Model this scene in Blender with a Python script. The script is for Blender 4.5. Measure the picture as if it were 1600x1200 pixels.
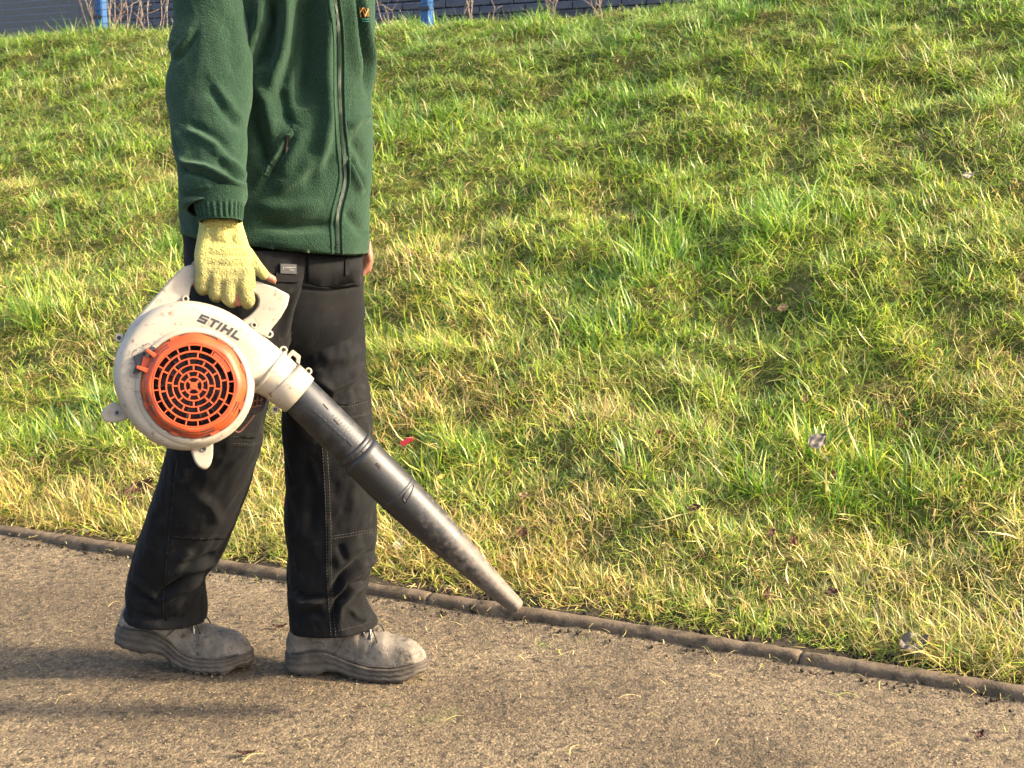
import bpy, bmesh, math, random
import numpy as np
from mathutils import Vector, Matrix
from mathutils.bvhtree import BVHTree

for o in list(bpy.data.objects):
    bpy.data.objects.remove(o, do_unlink=True)
scene = bpy.context.scene
COL = scene.collection
rnd = random.Random(7)
R = math.radians

# ------------------------------------------------------------------ camera
CAM_H, PITCH, FPX = 1.14, R(9.3), 2000.0       # focal length in pixels of a 1600 px wide picture
cam_d = bpy.data.cameras.new('camera')
cam = bpy.data.objects.new('camera', cam_d); COL.objects.link(cam)
cam.location = (0, 0, CAM_H); cam.rotation_euler = (R(90) - PITCH, 0, 0)
cam_d.sensor_width = 36; cam_d.lens = 36 * FPX / 1600
cam_d.clip_start = 0.05; cam_d.clip_end = 600
cam_d.dof.use_dof = True; cam_d.dof.focus_distance = 2.8; cam_d.dof.aperture_fstop = 13
scene.camera = cam

# ------------------------------------------------------------------ sky, sun, exposure
SUN_EL, SUN_AZ = R(27), R(-5)        # azimuth measured from +X towards +Y
world = bpy.data.worlds.new('World'); scene.world = world; world.use_nodes = True
wn = world.node_tree.nodes; wl = world.node_tree.links
bg = wn['Background']; sky = wn.new('ShaderNodeTexSky'); sky.sky_type = 'NISHITA'
sky.sun_disc = False; sky.sun_elevation = SUN_EL; sky.sun_rotation = R(90) - SUN_AZ
sky.air_density = 0.8; sky.dust_density = 4.0; sky.ozone_density = 0.4
wl.new(sky.outputs[0], bg.inputs[0]); bg.inputs[1].default_value = 0.15
sun_d = bpy.data.lights.new('sun', 'SUN'); sun = bpy.data.objects.new('sun', sun_d); COL.objects.link(sun)
sun_d.energy = 3.0; sun_d.angle = R(4.0); sun_d.color = (1.0, 0.84, 0.60)
sdir = Vector((math.cos(SUN_EL) * math.cos(SUN_AZ), math.cos(SUN_EL) * math.sin(SUN_AZ), math.sin(SUN_EL)))
sun.rotation_euler = sdir.to_track_quat('Z', 'Y').to_euler(); sun.location = (6, 1, 5)
scene.view_settings.view_transform = 'Standard'; scene.view_settings.look = 'None'
scene.view_settings.gamma = 1.0; scene.view_settings.exposure = 2.2
scene.view_settings.use_curve_mapping = False
scene.render.engine = 'CYCLES'
scene.cycles.max_bounces = 6; scene.cycles.transparent_max_bounces = 6
try: scene.cycles.use_denoising = True
except Exception: pass

# ------------------------------------------------------------------ rays: a pixel of the photograph -> a place in the world
CP, SP = math.cos(PITCH), math.sin(PITCH)
C0 = np.array([0, 0, CAM_H])
def ray(u, v):
    s = (v - 600) / FPX
    return np.array([(u - 800) / FPX, CP - s * SP, -SP - s * CP])
def PY(u, v, Y):
    d = ray(u, v); return C0 + d * (Y / d[1])
def PZ(u, v, z):
    d = ray(u, v); return C0 + d * ((z - CAM_H) / d[2])
def project(V):
    d = V - C0
    dep = d[:, 1] * CP - d[:, 2] * SP
    up = d[:, 1] * SP + d[:, 2] * CP
    return np.stack([800 + FPX * d[:, 0] / dep, 600 - FPX * up / dep], 1)

# ------------------------------------------------------------------ noise
def _h(ix, iy, seed):
    n = (ix.astype(np.int64) * 374761393 + iy.astype(np.int64) * 668265263 + seed * 974711) & 0x7fffffff
    n = ((n ^ (n >> 13)) * 1274126177) & 0x7fffffff
    return ((n ^ (n >> 16)) & 0xffff) / 65535.0
def vnoise(x, y, seed=0):
    ix, iy = np.floor(x), np.floor(y); fx, fy = x - ix, y - iy
    fx = fx * fx * (3 - 2 * fx); fy = fy * fy * (3 - 2 * fy)
    a = _h(ix, iy, seed); b = _h(ix + 1, iy, seed); c = _h(ix, iy + 1, seed); d = _h(ix + 1, iy + 1, seed)
    return (a * (1 - fx) + b * fx) * (1 - fy) + (c * (1 - fx) + d * fx) * fy
def fbm(x, y, seed=0, octv=3):
    x = np.asarray(x, float); y = np.asarray(y, float)
    s = 0; a = 1; t = 0
    for k in range(octv):
        s = s + a * vnoise(x * 2 ** k, y * 2 ** k, seed + k * 17); t += a; a *= 0.5
    return s / t * 2 - 1

# ------------------------------------------------------------------ objects
ORG = {}
def prop(o, label=None, cat=None, group=None, kind=None):
    if label: o['label'] = label
    if cat: o['category'] = cat
    if group: o['group'] = group
    if kind: o['kind'] = kind
    return o
def mesh_data(name, V, F, smooth=True):
    me = bpy.data.meshes.new(name)
    me.from_pydata([tuple(map(float, v)) for v in V], [], F)
    if smooth: me.polygons.foreach_set('use_smooth', [True] * len(me.polygons))
    me.update(); return me
def obj(name, V, F, mat, parent=None, origin=None, smooth=True):
    """One mesh object from world-space vertices; a child keeps its thing's origin."""
    V = np.asarray(V, float)
    org = ORG[parent.name] if parent is not None else np.array(origin if origin is not None else (0, 0, 0), float)
    o = bpy.data.objects.new(name, mesh_data(name, V - org, F, smooth))
    COL.objects.link(o)
    if mat: o.data.materials.append(mat)
    if parent is not None: o.parent = parent
    else: o.location = org
    ORG[o.name] = org
    return o
def empty(name, loc):
    o = bpy.data.objects.new(name, None); COL.objects.link(o); o.location = loc
    o.empty_display_size = 0.1
    ORG[o.name] = np.array(loc, float); return o
class MB:
    """collects pieces of ONE mesh"""
    def __init__(s): s.V = []; s.F = []; s.n = 0
    def add(s, V, F):
        V = np.asarray(V, float)
        s.V.append(V); s.F += [tuple(i + s.n for i in f) for f in F]; s.n += len(V); return s
    def build(s, name, mat, parent=None, origin=None, smooth=True):
        return obj(name, np.concatenate(s.V), s.F, mat, parent, origin, smooth)

def grid_faces(nu, nv, wrap=True):
    F = []
    m = nu if wrap else nu - 1
    for j in range(nv - 1):
        for i in range(m):
            a = j * nu + i; b = j * nu + (i + 1) % nu
            F.append((a, b, b + nu, a + nu))
    return F
def rings(RS, cap0=False, cap1=False):
    n = len(RS[0]); V = np.concatenate(RS); F = grid_faces(n, len(RS))
    if cap0: F.append(tuple(range(n))[::-1])
    if cap1: F.append(tuple(range((len(RS) - 1) * n, len(RS) * n)))
    return V, F
def frame(d):
    d = np.asarray(d, float); d = d / np.linalg.norm(d)
    a = np.array([0, 0, 1.]) if abs(d[2]) < .9 else np.array([1., 0, 0])
    x = np.cross(a, d); x /= np.linalg.norm(x); return x, np.cross(d, x), d
def tube(P, r, n=10, caps=True):
    """tube along points P with radius r (number or list)"""
    P = np.asarray(P, float); k = len(P); r = np.broadcast_to(np.asarray(r, float), (k,))
    RS = []; prev = None
    for i in range(k):
        d = P[min(i + 1, k - 1)] - P[max(i - 1, 0)]
        x, y, d = frame(d)
        if prev is not None:
            x = prev - d * prev.dot(d); x /= np.linalg.norm(x); y = np.cross(d, x)
        prev = x
        a = np.arange(n) * 2 * math.pi / n
        RS.append(P[i] + r[i] * (np.outer(np.cos(a), x) + np.outer(np.sin(a), y)))
    return rings(RS, caps, caps)
def box(c, ex, ey, ez):
    """box from centre and three half-axis vectors"""
    c, ex, ey, ez = map(lambda q: np.asarray(q, float), (c, ex, ey, ez))
    V = [c + a * ex + b * ey + d * ez for d in (-1, 1) for b in (-1, 1) for a in (-1, 1)]
    F = [(0, 2, 3, 1), (4, 5, 7, 6), (0, 1, 5, 4), (2, 6, 7, 3), (0, 4, 6, 2), (1, 3, 7, 5)]
    return V, F
def bbox(c, ex, ey, ez, bev=0.18):
    """box with chamfered edges: 24 vertices"""
    c, ex, ey, ez = map(lambda q: np.asarray(q, float), (c, ex, ey, ez))
    le = [np.linalg.norm(e) for e in (ex, ey, ez)]; m = min(le) * bev
    f = [1 - m / l for l in le]
    V = []; idx = {}
    for a in (-1, 1):
        for b in (-1, 1):
            for d in (-1, 1):
                for k in range(3):
                    q = [a * f[0], b * f[1], d * f[2]]; q[k] = (a, b, d)[k]
                    idx[(a, b, d, k)] = len(V); V.append(c + q[0] * ex + q[1] * ey + q[2] * ez)
    F = []
    S = (-1, 1)
    for k in range(3):
        for s in S:
            o = [i for i in range(3) if i != k]; face = []
            for p, q in ((-1, -1), (1, -1), (1, 1), (-1, 1)):
                t = [0, 0, 0]; t[k] = s; t[o[0]] = p; t[o[1]] = q; face.append(idx[(*t, k)])
            F.append(tuple(face))
    for k in range(3):
        o = [i for i in range(3) if i != k]
        for p in S:
            for q in S:
                t0 = [0, 0, 0]; t0[k] = -1; t0[o[0]] = p; t0[o[1]] = q; t1 = list(t0); t1[k] = 1
                F.append((idx[(*t0, o[0])], idx[(*t1, o[0])], idx[(*t1, o[1])], idx[(*t0, o[1])]))
    for a in S:
        for b in S:
            for d in S: F.append((idx[(a, b, d, 0)], idx[(a, b, d, 1)], idx[(a, b, d, 2)]))
    return V, F
def fix_normals(o):
    bm = bmesh.new(); bm.from_mesh(o.data); bmesh.ops.recalc_face_normals(bm, faces=bm.faces)
    bm.to_mesh(o.data); bm.free(); return o
def remesh(name, V, F, voxel, mat, parent=None, origin=None, smooth_it=6):
    """overlapping closed shapes fused into one continuous skin"""
    tmp = bpy.data.objects.new('tmp', mesh_data('tmp', V, F)); COL.objects.link(tmp)
    m = tmp.modifiers.new('r', 'REMESH'); m.mode = 'VOXEL'; m.voxel_size = voxel; m.use_smooth_shade = True
    s = tmp.modifiers.new('s', 'SMOOTH'); s.iterations = smooth_it; s.factor = 0.5
    dg = bpy.context.evaluated_depsgraph_get(); ev = tmp.evaluated_get(dg)
    me = bpy.data.meshes.new_from_object(ev)
    bpy.data.objects.remove(tmp, do_unlink=True)
    n = len(me.vertices); co = np.empty(n * 3); me.vertices.foreach_get('co', co); co = co.reshape(-1, 3)
    Fs = [tuple(p.vertices) for p in me.polygons]
    return obj(name, co, Fs, mat, parent, origin)
def ball(c, ax, ay=None, az=None, n=16, m=10):
    c = np.asarray(c, float)
    if ay is None: ax, ay, az = np.array([ax, 0, 0.]), np.array([0, ax, 0.]), np.array([0, 0, ax])
    RS = []
    for j in range(1, m):
        t = math.pi * j / m; a = np.arange(n) * 2 * math.pi / n
        RS.append(c + math.cos(t) * az + math.sin(t) * (np.outer(np.cos(a), ax) + np.outer(np.sin(a), ay)))
    return rings(RS, True, True)
def capsule(p0, r0, p1, r1, n=14):
    p0 = np.asarray(p0, float); p1 = np.asarray(p1, float)
    x, y, d = frame(p1 - p0); RS = []; a = np.arange(n) * 2 * math.pi / n
    circ = np.outer(np.cos(a), x) + np.outer(np.sin(a), y)
    for t in (-80, -50, -25, 0): RS.append(p0 + d * r0 * math.sin(R(t)) + circ * r0 * math.cos(R(t)))
    for t in (0, 25, 50, 80): RS.append(p1 + d * r1 * math.sin(R(t)) + circ * r1 * math.cos(R(t)))
    return rings(RS, True, True)

# ------------------------------------------------------------------ materials
def mat(name, col, rough=0.6, spec=0.5, c2=None, scale=8.0, lo=0.35, hi=0.7, detail=5, bump=0.0, bscale=200.0, bdist=0.002,
        c3=None, s3=40.0, lo3=0.62, hi3=0.72, metal=0.0, sheen=0.0, sheen_tint=(1, 1, 1), bump2=0.0, b2scale=30.0, stretch=None, rough2=None):
    m = bpy.data.materials.new(name); m.use_nodes = True
    N = m.node_tree.nodes; L = m.node_tree.links; b = N['Principled BSDF']
    b.inputs['Base Color'].default_value = (*col, 1); b.inputs['Roughness'].default_value = rough
    b.inputs['Specular IOR Level'].default_value = spec; b.inputs['Metallic'].default_value = metal
    if sheen:
        b.inputs['Sheen Weight'].default_value = sheen; b.inputs['Sheen Roughness'].default_value = 0.5
        b.inputs['Sheen Tint'].default_value = (*sheen_tint, 1)
    tc = N.new('ShaderNodeTexCoord'); src = tc.outputs['Object']
    if stretch:
        mp = N.new('ShaderNodeMapping'); mp.inputs['Scale'].default_value = stretch
        L.new(src, mp.inputs[0]); src = mp.outputs[0]
    def noise(sc, det=5, rg=0.55):
        n = N.new('ShaderNodeTexNoise'); n.inputs['Scale'].default_value = sc; n.inputs['Detail'].default_value = det
        n.inputs['Roughness'].default_value = rg; L.new(src, n.inputs['Vector']); return n
    def ramp(n, a, c):
        r = N.new('ShaderNodeMapRange'); r.inputs['From Min'].default_value = a; r.inputs['From Max'].default_value = c
        L.new(n.outputs['Fac'], r.inputs['Value']); return r
    cur = None
    if c2:
        r = ramp(noise(scale, detail), lo, hi)
        mx = N.new('ShaderNodeMix'); mx.data_type = 'RGBA'
        mx.inputs['A'].default_value = (*col, 1); mx.inputs['B'].default_value = (*c2, 1)
        L.new(r.outputs[0], mx.inputs['Factor']); cur = mx.outputs['Result']
        if rough2 is not None:
            rr = N.new('ShaderNodeMapRange'); rr.inputs['To Min'].default_value = rough; rr.inputs['To Max'].default_value = rough2
            L.new(r.outputs[0], rr.inputs['Value']); L.new(rr.outputs[0], b.inputs['Roughness'])
    if c3:
        r = ramp(noise(s3, 4, 0.65), lo3, hi3)
        mx = N.new('ShaderNodeMix'); mx.data_type = 'RGBA'
        if cur: L.new(cur, mx.inputs['A'])
        else: mx.inputs['A'].default_value = (*col, 1)
        mx.inputs['B'].default_value = (*c3, 1); L.new(r.outputs[0], mx.inputs['Factor']); cur = mx.outputs['Result']
    if cur: L.new(cur, b.inputs['Base Color'])
    prev = None
    for st, sc in ((bump, bscale), (bump2, b2scale)):
        if st:
            bp = N.new('ShaderNodeBump'); bp.inputs['Strength'].default_value = st; bp.inputs['Distance'].default_value = bdist
            L.new(noise(sc, 3, 0.6).outputs['Fac'], bp.inputs['Height'])
            if prev: L.new(prev, bp.inputs['Normal'])
            prev = bp.outputs[0]
    if prev: L.new(prev, b.inputs['Normal'])
    return m

M = {}
M['fleece'] = mat('fleece', (0.0080, 0.0225, 0.0120), 0.95, 0.1, c2=(0.0140, 0.0345, 0.0190), scale=330, lo=0.40, hi=0.62, detail=2, bump=1.0, bscale=330, bdist=0.0033,
                  sheen=0.20, sheen_tint=(0.5, 0.75, 0.5), bump2=0.5, b2scale=90)
M['fleece_trim'] = mat('fleece_trim', (0.005, 0.018, 0.011), 0.8, 0.2, bump=0.4, bscale=500)
M['denim'] = mat('work_cotton', (0.0029, 0.0029, 0.0030), 0.85, 0.15, c2=(0.0080, 0.0078, 0.0075), scale=9, lo=0.42, hi=0.68, bump=0.7, bscale=420,
                 bdist=0.001, c3=(0.021, 0.0197, 0.0175), s3=26, lo3=0.58, hi3=0.78, sheen=0.02)
M['thread'] = mat('grey_thread', (0.065, 0.060, 0.052), 0.9, 0.1)
M['patch'] = mat('black_patch', (0.003, 0.003, 0.003), 0.6)
M['print'] = mat('pale_print', (0.14, 0.13, 0.12), 0.7)
M['boot'] = mat('dusty_leather', (0.100, 0.085, 0.067), 0.85, 0.25, c2=(0.205, 0.170, 0.130), scale=20, lo=.38, hi=.62, bump=0.5, bscale=220, bdist=0.003,
                c3=(0.035, 0.031, 0.027), s3=42, lo3=0.52, hi3=0.70, bump2=0.5, b2scale=45)
M['sole'] = mat('dusty_rubber', (0.052, 0.043, 0.034), 0.85, 0.2, c2=(0.10, 0.083, 0.063), scale=35, bump=0.6, bscale=260, bdist=0.003)
M['lace_black'] = mat('black_lace', (0.012, 0.012, 0.012), 0.8)
M['lace_white'] = mat('worn_white_lace', (0.42, 0.39, 0.34), 0.8)
M['skin'] = mat('skin', (0.25, 0.105, 0.062), 0.55, 0.4, c2=(0.20, 0.075, 0.045), scale=60, bump=0.3, bscale=500, bdist=0.0012)
M['hair'] = mat('hair', (0.03, 0.022, 0.015), 0.6, bump=0.6, bscale=300)
M['white'] = mat('cream_plastic', (0.33, 0.290, 0.222), 0.5, 0.35, c2=(0.25, 0.212, 0.155), scale=9, lo=0.40, hi=0.70, bump=0.12, bscale=700, bdist=0.0006,
                 c3=(0.15, 0.095, 0.055), s3=75, lo3=0.57, hi3=0.72, rough2=0.65)
M['orange'] = mat('orange_plastic', (0.43, 0.064, 0.012), 0.48, 0.35, c2=(0.30, 0.046, 0.014), scale=25, bump=0.1, bscale=700, bdist=0.0006)
M['black_plastic'] = mat('scuffed_black_plastic', (0.013, 0.0125, 0.012), 0.38, 0.5, c2=(0.030, 0.028, 0.025), scale=40, lo=0.45, hi=0.7, bump=0.15,
                         bscale=350, bdist=0.0012, rough2=0.55)
M['dark'] = mat('dark_grey_plastic', (0.022, 0.021, 0.02), 0.55)
M['cavity'] = mat('dark_recess', (0.022, 0.010, 0.008), 0.7)  # dark brown rotor tone; shade inside recesses and louvres is put into it
M['steel'] = mat('dull_steel', (0.22, 0.21, 0.20), 0.4, metal=0.8)
M['rust'] = mat('rusty_guard', (0.16, 0.05, 0.025), 0.7, c2=(0.09, 0.05, 0.035), scale=80)
M['ink'] = mat('grey_lettering', (0.022, 0.020, 0.019), 0.6)
M['orange_thread'] = mat('orange_thread', (0.55, 0.26, 0.08), 0.8)
M['teal_thread'] = mat('teal_thread', (0.05, 0.22, 0.17), 0.8)
M['zip'] = mat('pale_zip', (0.055, 0.085, 0.055), 0.4, c2=(0.30, 0.33, 0.26), scale=14, lo=0.45, hi=0.58, detail=2)
M['kerb'] = mat('muddy_concrete', (0.092, 0.065, 0.039), 0.9, 0.2, c2=(0.140, 0.104, 0.066), scale=14, bump=0.6, bscale=160, bdist=0.004,
                c3=(0.030, 0.023, 0.015), s3=26, lo3=0.50, hi3=0.72)
M['brick'] = mat('blue_grey_brick', (0.072, 0.075, 0.092), 0.9, c2=(0.105, 0.103, 0.112), scale=9, bump=0.5, bscale=120, bdist=0.004)
M['brick2'] = mat('dark_plinth_brick', (0.043, 0.045, 0.056), 0.9, c2=(0.066, 0.066, 0.074), scale=9, bump=0.5, bscale=120, bdist=0.004)
M['mortar'] = mat('grey_mortar', (0.12, 0.115, 0.105), 0.95, bump=0.4, bscale=150)
M['blue'] = mat('blue_paint', (0.022, 0.095, 0.24), 0.5, 0.4, c2=(0.018, 0.07, 0.19), scale=12)
M['stalk'] = mat('dried_stalk', (0.30, 0.24, 0.18), 0.8, c2=(0.18, 0.09, 0.06), scale=6)
M['pebble'] = mat('path_grit', (0.13, 0.10, 0.065), 0.95, 0.1, c2=(0.23, 0.185, 0.125), scale=3)

def glove_mat():
    m = mat('yellow_knit', (0.44, 0.40, 0.125), 0.95, 0.1, c2=(0.36, 0.325, 0.105), scale=160, lo=0.38, hi=0.62, detail=2, bump=1.0, bscale=260, bdist=0.006, sheen=0.2, sheen_tint=(1, .95, .5), bump2=0.7, b2scale=110)
    N = m.node_tree.nodes; L = m.node_tree.links; b = N['Principled BSDF']; src = b.inputs['Base Color'].links[0].from_socket
    tc = N.new('ShaderNodeTexCoord'); sp = N.new('ShaderNodeSeparateXYZ'); L.new(tc.outputs['Object'], sp.inputs[0])
    n = N.new('ShaderNodeTexNoise'); n.inputs['Scale'].default_value = 38; n.inputs['Detail'].default_value = 6; L.new(tc.outputs['Object'], n.inputs['Vector'])
    r = N.new('ShaderNodeMapRange'); r.inputs['From Min'].default_value = 1.03; r.inputs['From Max'].default_value = 0.93; r.inputs['To Min'].default_value = -0.22; r.inputs['To Max'].default_value = 0.22; L.new(sp.outputs['Z'], r.inputs['Value'])
    ad = N.new('ShaderNodeMath'); L.new(n.outputs['Fac'], ad.inputs[0]); L.new(r.outputs[0], ad.inputs[1])
    r2 = N.new('ShaderNodeMapRange'); r2.inputs['From Min'].default_value = 0.42; r2.inputs['From Max'].default_value = 0.72; r2.inputs['To Max'].default_value = 0.7; L.new(ad.outputs[0], r2.inputs['Value'])
    mx = N.new('ShaderNodeMix'); mx.data_type = 'RGBA'; L.new(r2.outputs[0], mx.inputs['Factor']); L.new(src, mx.inputs['A']); mx.inputs['B'].default_value = (0.165, 0.155, 0.070, 1); L.new(mx.outputs['Result'], b.inputs['Base Color'])
    return m
M['glove'] = glove_mat()

def ground_mat(name, kind):
    m = bpy.data.materials.new(name); m.use_nodes = True
    N = m.node_tree.nodes; L = m.node_tree.links; b = N['Principled BSDF']
    b.inputs['Roughness'].default_value = 0.92; b.inputs['Specular IOR Level'].default_value = 0.25
    tc = N.new('ShaderNodeTexCoord')
    def tex(kindn, sc, **kw):
        n = N.new(kindn); n.inputs['Scale'].default_value = sc; L.new(tc.outputs['Object'], n.inputs['Vector'])
        for k, v in kw.items(): n.inputs[k].default_value = v
        return n
    def rmp(out, stops):
        r = N.new('ShaderNodeValToRGB'); e = r.color_ramp.elements
        while len(e) < len(stops): e.new(0.5)
        for el, (p, c) in zip(e, stops): el.position = p; el.color = (*c, 1)
        L.new(out, r.inputs[0]); return r.outputs[0]
    def mix(f, a, c, mode='MIX'):
        x = N.new('ShaderNodeMix'); x.data_type = 'RGBA'; x.blend_type = mode
        if isinstance(f, float): x.inputs['Factor'].default_value = f
        else: L.new(f, x.inputs['Factor'])
        L.new(a, x.inputs['A']); L.new(c, x.inputs['B']) if not isinstance(c, tuple) else None
        if isinstance(c, tuple): x.inputs['B'].default_value = (*c, 1)
        return x.outputs['Result']
    if kind == 'path':
        big = tex('ShaderNodeTexNoise', 1.6, Detail=6, Roughness=0.6)
        base = rmp(big.outputs['Fac'], [(0.32, (0.072, 0.054, 0.034)), (0.48, (0.124, 0.093, 0.058)), (0.68, (0.178, 0.137, 0.086))])
        grit = tex('ShaderNodeTexVoronoi', 175, Randomness=1.0)
        gcol = rmp(grit.outputs['Color'], [(0.0, (0.42, 0.40, 0.37)), (0.40, (0.88, 0.87, 0.84)), (0.75, (1.2, 1.16, 1.06)), (0.95, (2.2, 2.1, 1.85))])
        c = mix(1.0, base, gcol, 'MULTIPLY')
        mid = tex('ShaderNodeTexNoise', 40, Detail=5, Roughness=0.75)
        c = mix(rmp(mid.outputs['Fac'], [(0.53, (0, 0, 0)), (0.61, (0.9, 0.9, 0.9))]), c, (0.038, 0.029, 0.019))
        wear = tex('ShaderNodeTexNoise', 7, Detail=5, Roughness=0.7)
        c = mix(rmp(wear.outputs['Fac'], [(0.56, (0, 0, 0)), (0.72, (0.75, 0.75, 0.75))]), c, (0.062, 0.047, 0.031))
        moss = tex('ShaderNodeTexNoise', 2.6, Detail=7, Roughness=0.7)
        c = mix(rmp(moss.outputs['Fac'], [(0.61, (0, 0, 0)), (0.74, (0.6, 0.6, 0.6))]), c, (0.10, 0.115, 0.03))
        L.new(c, b.inputs['Base Color'])
        h1 = N.new('ShaderNodeBump'); h1.inputs['Strength'].default_value = 0.55; h1.inputs['Distance'].default_value = 0.004
        L.new(grit.outputs['Distance'], h1.inputs['Height']); h1.invert = True
        h2 = N.new('ShaderNodeBump'); h2.inputs['Strength'].default_value = 0.8; h2.inputs['Distance'].default_value = 0.012
        L.new(mid.outputs['Fac'], h2.inputs['Height']); L.new(h1.outputs[0], h2.inputs['Normal']); L.new(h2.outputs[0], b.inputs['Normal'])
    else:
        n1 = tex('ShaderNodeTexNoise', 6, Detail=8, Roughness=0.7)
        c = rmp(n1.outputs['Fac'], [(0.3, (0.016, 0.011, 0.007)), (0.55, (0.042, 0.031, 0.017)), (0.8, (0.070, 0.055, 0.026))])
        L.new(c, b.inputs['Base Color'])
        n2 = tex('ShaderNodeTexNoise', 60, Detail=6, Roughness=0.7)
        h = N.new('ShaderNodeBump'); h.inputs['Strength'].default_value = 1.0; h.inputs['Distance'].default_value = 0.015
        L.new(n2.outputs['Fac'], h.inputs['Height']); L.new(h.outputs[0], b.inputs['Normal'])
    return m
M['thatch'] = mat('mossy_thatch', (0.085, 0.088, 0.020), 0.95, 0.1, c2=(0.17, 0.135, 0.05), scale=30, lo=.4, hi=.65, c3=(0.04, 0.05, 0.012), s3=9, lo3=.5, hi3=.65, bump=1.0, bscale=90, bdist=.02)
M['path'] = ground_mat('gritty_brown_path', 'path')
M['soil'] = ground_mat('dark_soil', 'soil')

def grass_mat(name='grass_blade', inst=True):
    m = bpy.data.materials.new(name); m.use_nodes = True
    N = m.node_tree.nodes; L = m.node_tree.links
    N.remove(N['Principled BSDF']); out = N['Material Output']
    at = N.new('ShaderNodeAttribute'); at.attribute_name = 'col'
    cur = at.outputs['Color']
    if inst:
        ti = N.new('ShaderNodeAttribute'); ti.attribute_type = 'INSTANCER'; ti.attribute_name = 'tint'
        mx = N.new('ShaderNodeMix'); mx.data_type = 'RGBA'; mx.blend_type = 'MULTIPLY'; mx.inputs['Factor'].default_value = 1
        L.new(cur, mx.inputs['A']); L.new(ti.outputs['Color'], mx.inputs['B']); cur = mx.outputs['Result']
    d = N.new('ShaderNodeBsdfDiffuse'); t = N.new('ShaderNodeBsdfTranslucent'); g = N.new('ShaderNodeBsdfGlossy')
    g.inputs['Roughness'].default_value = 0.45; g.inputs['Color'].default_value = (0.9, 0.9, 0.85, 1)
    L.new(cur, d.inputs['Color']); L.new(cur, t.inputs['Color'])
    a = N.new('ShaderNodeMixShader'); a.inputs[0].default_value = 0.42; L.new(d.outputs[0], a.inputs[1]); L.new(t.outputs[0], a.inputs[2])
    c = N.new('ShaderNodeMixShader'); c.inputs[0].default_value = 0.05; L.new(a.outputs[0], c.inputs[1]); L.new(g.outputs[0], c.inputs[2])
    L.new(c.outputs[0], out.inputs['Surface']); return m
M['grass'] = grass_mat(inst=False)

# ================================================================== THE SETTING
KA, KB = PZ(0, 838, 0)[:2], PZ(1600, 1096, 0)[:2]
EK = (KB - KA) / np.linalg.norm(KB - KA)              # along the kerb
NK = np.array([-EK[1], EK[0]])                        # up the bank
def qs(q, s):
    q = np.asarray(q, float); s = np.asarray(s, float)
    return KA[0] + q * EK[0] + s * NK[0], KA[1] + q * EK[1] + s * NK[1]
def to_qs(x, y):
    return (x - KA[0]) * EK[0] + (y - KA[1]) * EK[1], (x - KA[0]) * NK[0] + (y - KA[1]) * NK[1]
SC, ZC = 4.54, 2.035                                    # crest of the bank
def bank_z(q, s, rough=True):
    q = np.asarray(q, float); s = np.asarray(s, float)
    k = (ZC - 0.03) / (SC - 0.10)
    lin = 0.012 + k * np.clip(s - 0.10, 0, None)
    z = np.where(s < SC - 0.25, lin, 0)
    t = s - (SC - 0.25)
    top = 0.012 + k * (SC - 0.35) + np.where(t < 0.5, k * t - k * t * t / 1.0 * 0.92, k * 0.5 - k * 0.25 * 0.92 + 0.045 * (t - 0.5))
    z = np.where(s < SC - 0.25, lin, top)
    z = z + np.interp(q, [-9, -4.6, -2.4, -1.2, -.6, .1, .75, 2.0, 5.0], [.17, .15, .105, .055, .035, .04, .10, .22, .42]) * np.clip(s / SC, 0, 1) ** 1.5
    if rough:
        a = np.clip((s - 0.07) / 0.35, 0, 1)
        z = z + a * (0.055 * fbm(q * 1.5, s * 2.3, 3) + 0.045 * fbm(q * 4.2, s * 5.6, 9) + 0.030 * fbm(q * 9, s * 11, 10)) + 0.010 * fbm(q * 14, s * 14, 4)
    return z

# ground under everything, out to the horizon
g = 150
obj('ground', [(-g, -g, -0.06), (g, -g, -0.06), (g, g, -0.06), (-g, g, -0.06)], [(0, 1, 2, 3)], M['soil'])['kind'] = 'structure'
# path: fine sheet where it is seen
qv = np.concatenate([np.linspace(-12, -0.8, 30), np.linspace(-0.75, 4.1, 270), np.linspace(4.2, 14, 30)])
sv = np.concatenate([np.linspace(-9, -2.2, 20), np.linspace(-2.15, 0.03, 135)])
Q, S = np.meshgrid(qv, sv); X, Y = qs(Q, S)
Z = 0.006 * fbm(X * 2.2, Y * 2.2, 21) + 0.0030 * fbm(X * 22, Y * 22, 22) + 0.0022 * fbm(X * 60, Y * 60, 23) - 0.004
Z = Z + 0.012 * np.clip((S + 0.06) / 0.06, 0, 1) * (0.4 + 0.6 * vnoise(Q * 9, S * 0, 5))       # grit swept against the kerb
path = obj('path', np.stack([X.ravel(), Y.ravel(), Z.ravel()], 1), grid_faces(len(qv), len(sv), False), M['path'])
path['kind'] = 'structure'

# bank of soil under the grass
qv = np.concatenate([np.linspace(-14, -2.2, 40), np.linspace(-2.1, 5.6, 200), np.linspace(5.7, 15, 40)])
sv = np.concatenate([np.linspace(0.046, 0.4, 18), np.linspace(0.43, 4.4, 110), np.linspace(4.6, 12, 20), [20, 40, 90]])
Q, S = np.meshgrid(qv, sv); X, Y = qs(Q, S); Z = bank_z(Q, S)
Z = Z + np.where(S < 0.2, 0.010 * fbm(Q * 18, S * 18, 31), 0)
bank = obj('grass_bank', np.stack([X.ravel(), Y.ravel(), Z.ravel()], 1), grid_faces(len(qv), len(sv), False), M['soil'])
bank['kind'] = 'structure'
bank.data.materials.append(M['thatch'])
bank.data.polygons.foreach_set('material_index', np.repeat((sv[:-1] > 0.17).astype(np.int32), len(qv) - 1))

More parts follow.
